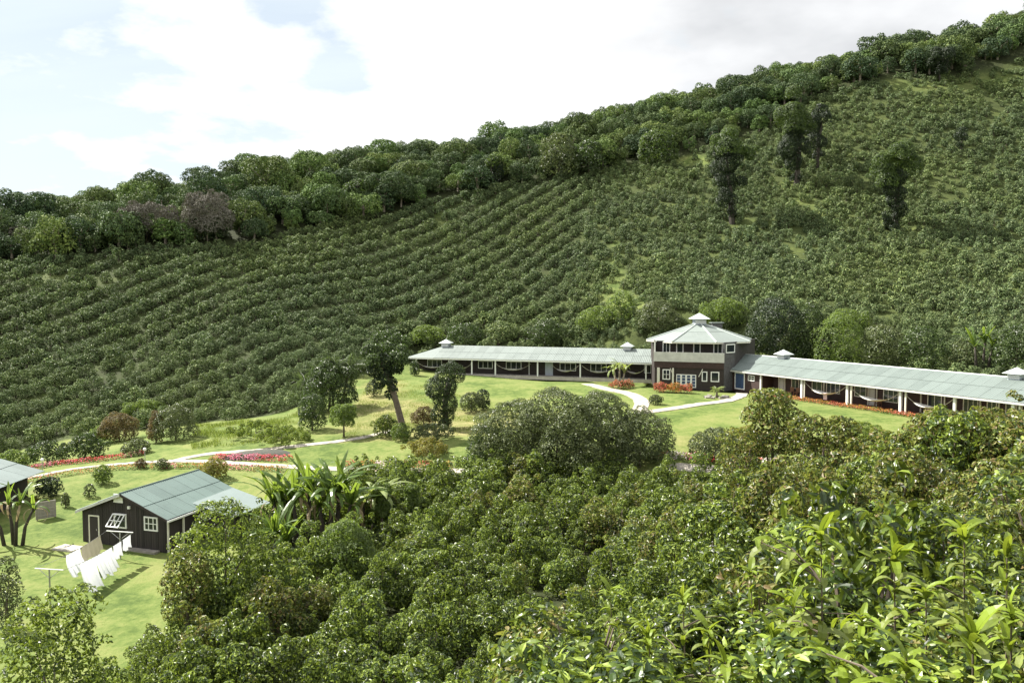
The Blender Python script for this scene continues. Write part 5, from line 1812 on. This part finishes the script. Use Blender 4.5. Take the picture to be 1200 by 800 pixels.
# trees behind the lodge
bh = [
    (500, 402, 46, 22, 'light_green', 'pale shrubby growth behind the left end of the left wing', 141), (455, 412, 60, 26, 'dark_tree', 'dark leafy clump behind the leaning tree', 134),
    (545, 398, 50, 20, 'dark_tree', 'low dark trees directly behind the left wing roof', 139), (590, 398, 44, 22, 'coffee_far', 'rounded grey green tree behind the left wing', 139), (640, 396, 48, 22, 'dark_tree', 'rounded dark tree behind the middle of the left wing', 138),
    (702, 398, 52, 40, 'light_green', 'bright yellow green tree behind the left wing', 138), (728, 378, 40, 36, 'light_green', 'tall yellow green tree on the slope above the left wing', 146), (772, 392, 56, 40, 'olive', 'feathery pale tree left of the tower roof', 134),
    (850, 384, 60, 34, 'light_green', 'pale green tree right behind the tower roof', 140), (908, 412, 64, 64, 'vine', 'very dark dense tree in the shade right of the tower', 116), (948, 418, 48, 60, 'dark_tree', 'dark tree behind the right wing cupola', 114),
    (985, 420, 60, 52, 'light_green', 'lighter feathery tree behind the right wing', 110), (1035, 426, 58, 46, 'olive', 'greyish leafy tree behind the middle of the right wing', 107), (1080, 430, 50, 48, 'dark_tree', 'dark broad tree behind the right wing, left of the banana', 104),
    (1190, 440, 60, 60, 'dark_tree', 'dark tree behind the right wing at the frame edge', 97), (1130, 436, 34, 40, 'olive', 'pale tree with bare twigs beside the banana behind the right wing', 101), (995, 388, 50, 26, 'light_green', 'bright green tree on the slope behind the right wing', 128),
]
for i, (a, b_, w, h, mt, lb, Y) in enumerate(bh):
    base = W(a, b_, Y); base[2] = tz(base[0], base[1])
    h2 = Y / FPX * (350 + (CZ - base[2]) / Y * FPX - (b_ - h))
    if h2 < .7 * h * Y / FPX:
        base = hit(a, b_, 118); Y = base[1]; h2 = h * Y / FPX
    blob_tree('tree_behind_lodge', lb, a, b_, w, h2 * FPX / Y, mt, 'tree', 'trees standing behind the lodge', dens=.9, leaf=.3, seed=300 + i, low=.05, k=18, base=base)


# ------------------------------------------------------------------ bananas and palms
def strap_mesh(name, L, Wd, droop, mat, seg=9, fold=.25, ragged=0, rise=.5):
    """long leaf growing along +X from the origin, arching over"""
    r = np.random.default_rng(int(L * 100 + droop * 10))
    V, F = [], []
    x = z = 0.0
    ang = rise
    for i in range(seg + 1):
        t = i / seg
        w = Wd * .5 * (math.sin(math.pi * min(1, t * .93 + .07)) ** .55) * (1 if t < .99 else .05)
        if ragged and 0 < i < seg: w *= 1 - ragged * r.random()
        V += [(x, w, z - w * fold), (x, 0, z), (x, -w, z - w * fold)]
        x += math.cos(ang) * L / seg; z += math.sin(ang) * L / seg
        ang -= droop / seg
    for i in range(seg):
        a = i * 3
        F += [(a, a + 1, a + 4, a + 3), (a + 1, a + 2, a + 5, a + 4)]
    mb = MB(); mb.add(V, F)
    add_tube(mb, [V[k * 3 + 1] for k in range(0, seg, 2)], [.035 * Wd / .5 * (1 - k / seg * .8) for k in range(0, seg, 2)], 4)
    return mb.mesh(name, [M[mat]])


BL = [strap_mesh('leaf', 3.0, .46, 1.5, 'banana', ragged=.45, rise=1.25), strap_mesh('leaf', 2.7, .42, 2.4, 'banana', ragged=.5, rise=1.1), strap_mesh('leaf', 2.5, .4, .7, 'banana', ragged=.3, rise=1.35)]
BLP = [strap_mesh('leaf', 2.4, .42, 1.6, 'banana_pale', ragged=.45, rise=1.1), strap_mesh('leaf', 2.3, .4, 2.6, 'banana_pale', ragged=.5, rise=.9)]
BD = [strap_mesh('leaf', 2.2, .26, 3.4, 'dry_leaf', ragged=.6, rise=.3)]


def banana(lab, base, stems_, leaves_=8, s=1.0, seed=1, pale=False, dry=2, group='banana plants', bark='dark_bark', spiky=False):
    r = random.Random(seed)
    root = thing('banana_plant', lab, 'banana plant', tuple(base), group)
    for (dx, dy, h, lx_, ly_) in stems_:
        mb = MB(); add_tube(mb, [(dx, dy, -.3), (dx + lx_ * .3, dy + ly_ * .3, h * .5), (dx + lx_, dy + ly_, h)], [.15 * s, .12 * s, .07 * s], 8)
        ob('stem', mb.mesh('stem', [M[bark]], smooth=True), root)
        a0_ = r.random() * 6.28
        for i in range(leaves_):
            me = r.choice(BLP if pale else BL)
            if i < dry: me = BD[0]
            k = s * r.uniform(.6, 1.0)
            o = ob('leaf', me, root, (dx + lx_, dy + ly_, h - .05 - .04 * i), (r.uniform(-.25, .25), r.uniform(-.35, .25) if not spiky else r.uniform(-.3, .25), a0_ + i * 2.4 + r.uniform(-.2, .2)), (k, k, k))
    return root


b = hit(724, 452); banana('tall pale banana plant in front of the left wing beside the tower', b, [(-.3, 0, 2.2, -.2, 0), (.2, .1, 2.6, .1, 0), (.6, -.1, 1.9, .3, 0)], 8, 1.15, 2, True, 1, bark='pale_bark')
b = hit(14, 640); banana('banana plant with several dark stems at the left edge of the lawn', b, [(-.5, 0, 2.4, -.9, 0), (0, .2, 2.9, -.3, 0), (.3, -.1, 3.0, .4, 0), (.7, 0, 2.6, .8, .2)], 7, .95, 3)
b = W(1150, 425, 99); b[2] = tz(b[0], b[1]); banana('banana plant rising behind the roof of the right wing', b, [(-.6, 0, 3.4, -.3, 0), (.2, 0, 3.9, .2, 0), (1.0, .2, 3.2, .5, 0)], 8, 1.3, 4, False, 0)
for i, (a, Y, lb, st) in enumerate([(345, 54, 'banana clump left in the grove above the coffee', [(0, 0, 3.4, -.3, 0), (.7, .3, 4.1, .1, 0), (-.6, .4, 2.8, -.6, 0), (-1.2, .2, 3.3, -.5, 0)]),
                                    (385, 53, 'banana clump with dark upright stems in the middle of the grove', [(0, 0, 3.7, 0, 0), (.4, .2, 4.0, .1, 0), (-.5, 0, 3.2, -.3, 0), (.9, -.2, 3.2, .5, 0)]),
                                    (420, 55, 'banana clump with pale drooping leaves right in the grove', [(0, 0, 2.8, .3, 0), (.6, .3, 3.1, .7, 0)]),
                                    (318, 50, 'low bright banana with upright leaves beside the shed annex', [(0, 0, 2.2, 0, 0), (.5, .2, 1.9, .2, 0)])]):
    x = (a - 600) / FPX * Y
    banana(lb, (x, Y, tz(x, Y)), st, 16, 1.4 if i < 3 else 1.15, 20 + i, i == 2, 3 if i < 3 else 0, spiky=True)


def frond_mesh(L, mat, droop=1.6, n=20, ll=.5, rise=.9):
    mb = MB()
    x = z = 0; ang = rise; pts = []
    for i in range(n + 1):
        pts.append((x, 0, z)); x += math.cos(ang) * L / n; z += math.sin(ang) * L / n; ang -= droop / n
    pts = np.array(pts)
    add_tube(mb, pts[::4], [.03, .025, .02, .015, .01, .008][:len(pts[::4])], 4)
    P, D_, Nn, Ls = [], [], [], []
    for i in range(2, n + 1):
        for sgn in (-1, 1):
            P.append(pts[i]); D_.append((.45, sgn, -.35)); Nn.append((0, 0, 1)); Ls.append(ll * math.sin(math.pi * (i / n * .8 + .15)))
    V, F = leafset(np.array(P), np.array(D_), np.array(Nn, float), np.array(Ls), np.array(Ls) * .16)
    mb.add(V, F)
    return mb.mesh('frond', [M[mat]])


FR = [frond_mesh(2.6, 'frond', 1.8), frond_mesh(2.3, 'frond', 2.5, rise=.7), frond_mesh(2.1, 'frond', 1.2, rise=1.2)]
FRL = [frond_mesh(1.3, 'banana_pale', 1.6, 12, .45), frond_mesh(1.2, 'banana_pale', 2.2, 12, .4)]


def palm(lab, base, stems_, nf=14, s=1.0, seed=1, fr=FR, name='palm', group=None, bark='bark'):
    r = random.Random(seed)
    root = thing(name, lab, 'palm', tuple(base), group)
    for (dx, dy, h) in stems_:
        mb = MB(); add_tube(mb, [(dx * .6, dy * .6, -.3), (dx * .8, dy * .8, h * .5), (dx, dy, h)], [.16 * s, .13 * s, .12 * s], 8)
        ob('trunk', mb.mesh('trunk', [M[bark]], smooth=True), root)
        for i in range(nf):
            k = s * r.uniform(.8, 1.15)
            ob('frond', r.choice(fr), root, (dx, dy, h), (r.uniform(-.2, .2), r.uniform(-.5, .5), i * 2.4 + r.uniform(-.2, .2)), (k, k, k))
    return root


b = hit(384, 478); palm('dark clump of broad drooping palms at the foot of the hillside rows', b, [(-2.6, -1, 3.0), (-.6, -1.2, 4.2), (1.2, -1, 4.8), (2.9, -.6, 5.0), (.2, .8, 5.4)], 18, 1.2, 5, name='palm_clump')
b = hit(372, 474); blob_tree('palm_undergrowth', 'very dark shrub filling the shade under the drooping palms', 386, 481, 68, 58, 'dark_tree', 'shrub', leaf=.25, seed=401, low=0)
b = hit(840, 466); palm('small pale palm on a rock ring in front of the tower', b, [(0, 0, .9)], 14, .85, 6, FRL, name='small_palm')
for i in range(9):
    a = i / 9 * 6.28
    x, y = b[0] + 1.25 * math.cos(a), b[1] + .8 * math.sin(a)
    mb = MB(); V, F = boxV(-.25, .25, -.2, .2, -.1, .22)
    V = V * (1 + .25 * rng.normal(size=V.shape)); mb.add(V, F)
    o = ob('rock', mb.mesh('rock', [M['rock']]), None, (x, y, float(gheight(x, y))), (0, 0, a))
    tag(o, 'rough grey rock in the ring round the small palm', 'rock', 'ring of rocks round the small palm')
b = hit(540, 395) if False else None

# ------------------------------------------------------------------ valley-side special plants
def at_d(px_, Y):
    x = (px_ - 600) / FPX * Y * 1.01
    return np.array((x, Y, tz(x, Y)))


def ftree(name, lab, px_, Y, top_py, w_px, mat, low=.2, dens=1.0, leaf=.17, seed=1, k=22, group=None, bark='bark', cat='tree', **kw):
    b_ = at_d(px_, Y)
    s = Y / FPX
    base_py = 350 + (CZ - b_[2]) / Y * FPX
    return blob_tree(name, lab, px_, 0, w_px, base_py - top_py, mat, cat, group, dens, leaf, seed, bark, 1.0, low, k, base=b_, **kw)


ftree('vine_mound', 'bright green vine draped mound in the middle of the coffee', 405, 46, 612, 74, 'light_green', 0, 1.1, .16, 500, 24, cat='vine mound')
ftree('globe_shrub', 'pale lime green round shrub behind the grove', 447, 55, 566, 26, 'light_green', .35, 1.0, .16, 501, 10, cat='shrub')
ftree('globe_shrub', 'smaller lime green round shrub right of the other one', 483, 56, 568, 20, 'light_green', .4, 1.0, .16, 502, 10, cat='shrub')
ftree('broadleaf_tree', 'large glossy leaved tree with reddish tips, right of the black shed', 262, 41, 588, 124, 'coffee', .1, .55, .2, 503, 44)
ftree('broadleaf_tree', 'lower glossy bush spreading left in front of the shed', 216, 39, 648, 62, 'coffee_red', .3, .6, .18, 504, 16)
ftree('broadleaf_tree', 'bushy glossy tree at the bottom left corner with grey trunk', 56, 27, 702, 120, 'coffee', .3, .42, .17, 505, 44, bark='pale_bark')
ftree('sparse_bush', 'sparse twiggy shrub at the left edge of the lawn', 2, 42, 655, 40, 'olive', .02, .5, .14, 507, 14, cat='shrub')
ftree('young_tree', 'upright dark leaved young tree rising above the lodge lawn', 905, 36, 455, 66, 'coffee_red', .5, .5, .17, 509, 40)
ftree('young_tree', 'low spreading branches crossing the lawn left of the young tree', 866, 36, 500, 56, 'coffee_red', .35, .35, .15, 510, 40)
ftree('young_tree', 'low spreading branches crossing the lawn right of the young tree', 965, 34, 487, 88, 'coffee_red', .55, .5, .16, 511, 40)
for i, (a, Y, t, w) in enumerate([(1040, 33, 505, 90), (1100, 31, 478, 100), (1150, 30, 482, 110), (1205, 28, 485, 110), (985, 36, 520, 70), (1060, 27, 530, 100), (1180, 24, 535, 110)]):
    ftree('broadleaf_tree', ['bush with tan new leaves left of the pale canopy at right', 'tallest pale leaved bush hiding the right end of the porch', 'pale leaved bush under the right wing roof', 'pale leaved bush at the right frame edge under the roof',
                             'reddish bush at the lower edge of the lodge lawn', 'tan tipped bush in the middle of the right slope', 'dense glossy bush at the right frame edge'][i], a, Y, t, w, 'coffee_red' if i != 2 else 'coffee_red', .1, .8, .18, 520 + i, 24, group='pale leaved bushes on the right slope')

# ------------------------------------------------------------------ close shoots with single leaves
CL = []
for i, (dr, rs) in enumerate([(1.2, .5), (1.9, .3), (.7, .9), (1.5, .1)]):
    me = strap_mesh('leaf', .2, .055, dr, 'shoot_leaf', seg=6, fold=-.3, rise=rs); CL.append(me)
CLD = [strap_mesh('leaf', .2, .066, dr, 'coffee_red', seg=6, fold=-.3, rise=rs) for dr, rs in ((1.4, .4), (2.0, .1))]


def shoot(lab, base, top, n, s=1.0, seed=1, dark=.3, side=3,  group='leafy coffee shoots closest to the viewpoint'):
    """one upright coffee shoot: stem, side twigs, opposite pairs of drooping leaves"""
    r = random.Random(seed)
    base, top = np.array(base, float), np.array(top, float)
    root = thing('coffee_shoot', lab, 'coffee plant', tuple(base), group)
    rel = top - base
    mb = MB(); add_tube(mb, [(0, 0, -.2), rel * .5 + np.array((.03, .02, 0)), rel], [.014, .011, .005], 6)
    ob('stem', mb.mesh('stem', [M['bark']]), root)
    twigs = [(rel * .5, rel, n // 2 + 6)]
    for i in range(side):
        t = r.uniform(.45, .9); a = r.uniform(0, 6.28); ln = r.uniform(.35, .75)
        p = rel * t; e = p + np.array((math.cos(a) * ln, math.sin(a) * ln, r.uniform(-.05, .25)))
        mb = MB(); add_tube(mb, [p, (p + e) / 2 + np.array((0, 0, .05)), e], [.01, .007, .004], 5)
        ob('twig', mb.mesh('twig', [M['bark']]), root)
        twigs.append((p + (e - p) * .2, e, max(4, n // (2 * side))))
    # rosette at the tip
    for i in range(9):
        sc = s * r.uniform(.7, 1.25)
        ob('leaf', r.choice(CL), root, tuple(rel - np.array((0, 0, .012 * i))), (r.uniform(-.3, .3), r.uniform(-.75, .1), i * 2.4 + r.uniform(-.3, .3)), (sc, sc, sc))
    for (p, e, k) in twigs:
        for i in range(k):
            t = (i // 2 + .5) / (k / 2)
            q = p + (e - p) * min(1, t)
            a = (i // 2) * 1.57 + (i % 2) * math.pi + r.uniform(-.35, .35)
            sc = s * r.uniform(.7, 1.15) * (.75 if t > .85 else 1)
            young = t > .6
            me = r.choice(CL) if r.random() > (dark if young else dark + .4) else r.choice(CLD)
            ob('leaf', me, root, tuple(q), (r.uniform(-.3, .3), r.uniform(-.2, .5) - (.5 if young else 0), a), (sc, sc, sc))
    return root


SH = [  # px, py of top, distance, leaves
    (962, 622, 6.2, 46, 'tall single coffee shoot with a pale crown of leaves'), (1140, 742, 4.6, 30, 'bright rosette of long leaves at the bottom right'), (1062, 770, 4.4, 26, 'bright leaf cluster left of the bottom right rosette'),
    (1048, 648, 6.8, 36, 'arching shoot with silvery drooping leaves'), (1130, 622, 7.2, 50, 'broad shoot with arching bright leaves at right'), (1180, 640, 6.6, 40, 'dark leaved shoot at the right frame edge'),
    (880, 668, 8.2, 40, 'green shoot with drooping outer leaves in the lower middle'), (715, 690, 9.2, 34, 'yellow green shoot rising left of the bright bushes'), (672, 738, 8.4, 34, 'yellow green shoot at the bottom centre'),
    (800, 700, 8.0, 36, 'bright shoot among the bushes at the bottom centre'), (760, 745, 6.8, 36, 'bright low shoot at the bottom, right of centre'), (1010, 720, 5.6, 36, 'glossy shoot between the tall shoot and the rosette'),
    (905, 745, 6.0, 36, 'bright shoot at the bottom left of the tall single shoot'), (850, 775, 5.4, 30, 'small bright shoot at the bottom edge'), (1185, 715, 5.0, 34, 'glossy arching shoot near the right bottom corner'), (930, 690, 7.4, 36, 'green shoot just left of the tall single shoot'),
    (1085, 690, 6.0, 40, 'shaded glossy shoot above the rosette'), (830, 735, 7.0, 34, 'bright shoot with twisted leaves in the lower middle'), (700, 785, 7.0, 30, 'bright shoot cut by the bottom edge'), (980, 775, 4.8, 28, 'pale shoot at the bottom edge right of centre'),
]
for i, (a, b_, Y, n, lb) in enumerate(SH):
    top = W(a, b_, Y)
    bx, by = top[0] + .1, top[1] + .1
    gz = tz(bx, by)
    base = (bx, by, min(gz, top[2] - 1.0))
    shoot(lb, base, top, n + 14, (1.25 if i in (0, 1, 4, 3) else 1.0), 600 + i, .25 if a < 900 or b_ > 700 else .4, 4)

# close foliage under the shoots
for i in range(58):
    Y = 4.2 + 5.6 * rng.random()
    px_ = 640 + 620 * rng.random()
    top_py = 800 + 20 - (Y - 4.2) * 26 - max(0, px_ - 900) * .14 + 30 + (95 * rng.random() ** 1.4 if rng.random() < .7 else -25 * rng.random())
    q = W(px_, top_py, Y)
    me = NEARB[rng.integers(3)] if rng.random() < .6 else NEAR[rng.integers(4)]
    s_ = .55
    o = ob('coffee_bush', me, None, (q[0], q[1], q[2] - 2.3 * s_), (0, 0, rng.random() * 6.28), (s_ * 1.3, s_ * 1.3, s_))
    wh = near_mark(q, [((a_, b2), 'under the ' + t_) for a_, b2, t_ in ((962, 700, 'tall single shoot'), (1140, 780, 'bright rosette at bottom right'), (1130, 660, 'broad arching shoot'), (880, 700, 'drooping green shoot'), (700, 740, 'yellow green shoots at bottom centre'), (1050, 700, 'arching silvery shoot'), (850, 780, 'small shoot at the bottom edge'))])
    tag(o, 'low coffee bush ' + wh, 'coffee bush', 'low coffee bushes ' + wh)

# ------------------------------------------------------------------ wild grass, garden lamps
def grass_patch(name, lab, poly_px, dens, h, mat='grassblade', seed=1):
    P = np.array([hit(*t)[:2] for t in poly_px])
    lo, hi = P.min(0), P.max(0)
    r = np.random.default_rng(seed)
    n = int((hi[0] - lo[0]) * (hi[1] - lo[1]) * dens)
    n = min(n, 90000)
    xy = lo + (hi - lo) * r.random((n, 2))
    xy = xy[inpoly(xy[:, 0], xy[:, 1], [tuple(q) for q in P])]
    nz = np.sin(xy[:, 0] * .9 + 2 * np.sin(xy[:, 1] * .5)) + np.sin(xy[:, 1] * 1.1 + xy[:, 0] * .4) + r.normal(size=len(xy)) * .5
    xy = xy[nz > .1]
    n = len(xy)
    P3 = np.c_[xy, gheight(xy[:, 0], xy[:, 1]) - .02]
    D_ = np.c_[r.normal(size=(n, 2)) * .4, np.ones(n)]
    V, F = leafset(P3, D_, randu(r, n), h * (.5 + r.random(n)), .03)
    mb = MB(); mb.add(V, F)
    o = ob(name, mb.mesh(name, [M[mat]])); tag(o, lab, 'grass', kind='stuff')


grass_patch('rough_grass', 'rough pale grass on the bank below the left wing', [(400, 512), (432, 448), (470, 445), (560, 470), (660, 475), (640, 500), (500, 515)], 45, .2, seed=1)
grass_patch('rough_grass', 'tall wild grass at the foot of the hillside rows', [(225, 528), (225, 500), (330, 490), (370, 478), (350, 515)], 60, .38, seed=2)


def garden_lamp(a, b_, lab):
    p = hit(a, b_)
    t = thing('garden_lamp', lab, 'lamp', tuple(p), 'white globe garden lamps')
    mb = MB(); add_tube(mb, [(0, 0, -.1), (0, 0, 1.0)], .035, 6); ob('pole', mb.mesh('pole', [M['metal']]), t)
    mb = MB(); add_tube(mb, [(0, 0, 1.0), (0, 0, 1.04), (0, 0, 1.16), (0, 0, 1.28), (0, 0, 1.32)], [.03, .12, .17, .12, .03], 10)
    ob('globe', mb.mesh('globe', [M['lampglass']], smooth=True), t)


garden_lamp(170, 540, 'white globe lamp on a short pole at the bend of the path')
garden_lamp(50, 553, 'white globe lamp among the red flowers at far left')
garden_lamp(320, 520, 'white globe lamp in the grass above the upper path')
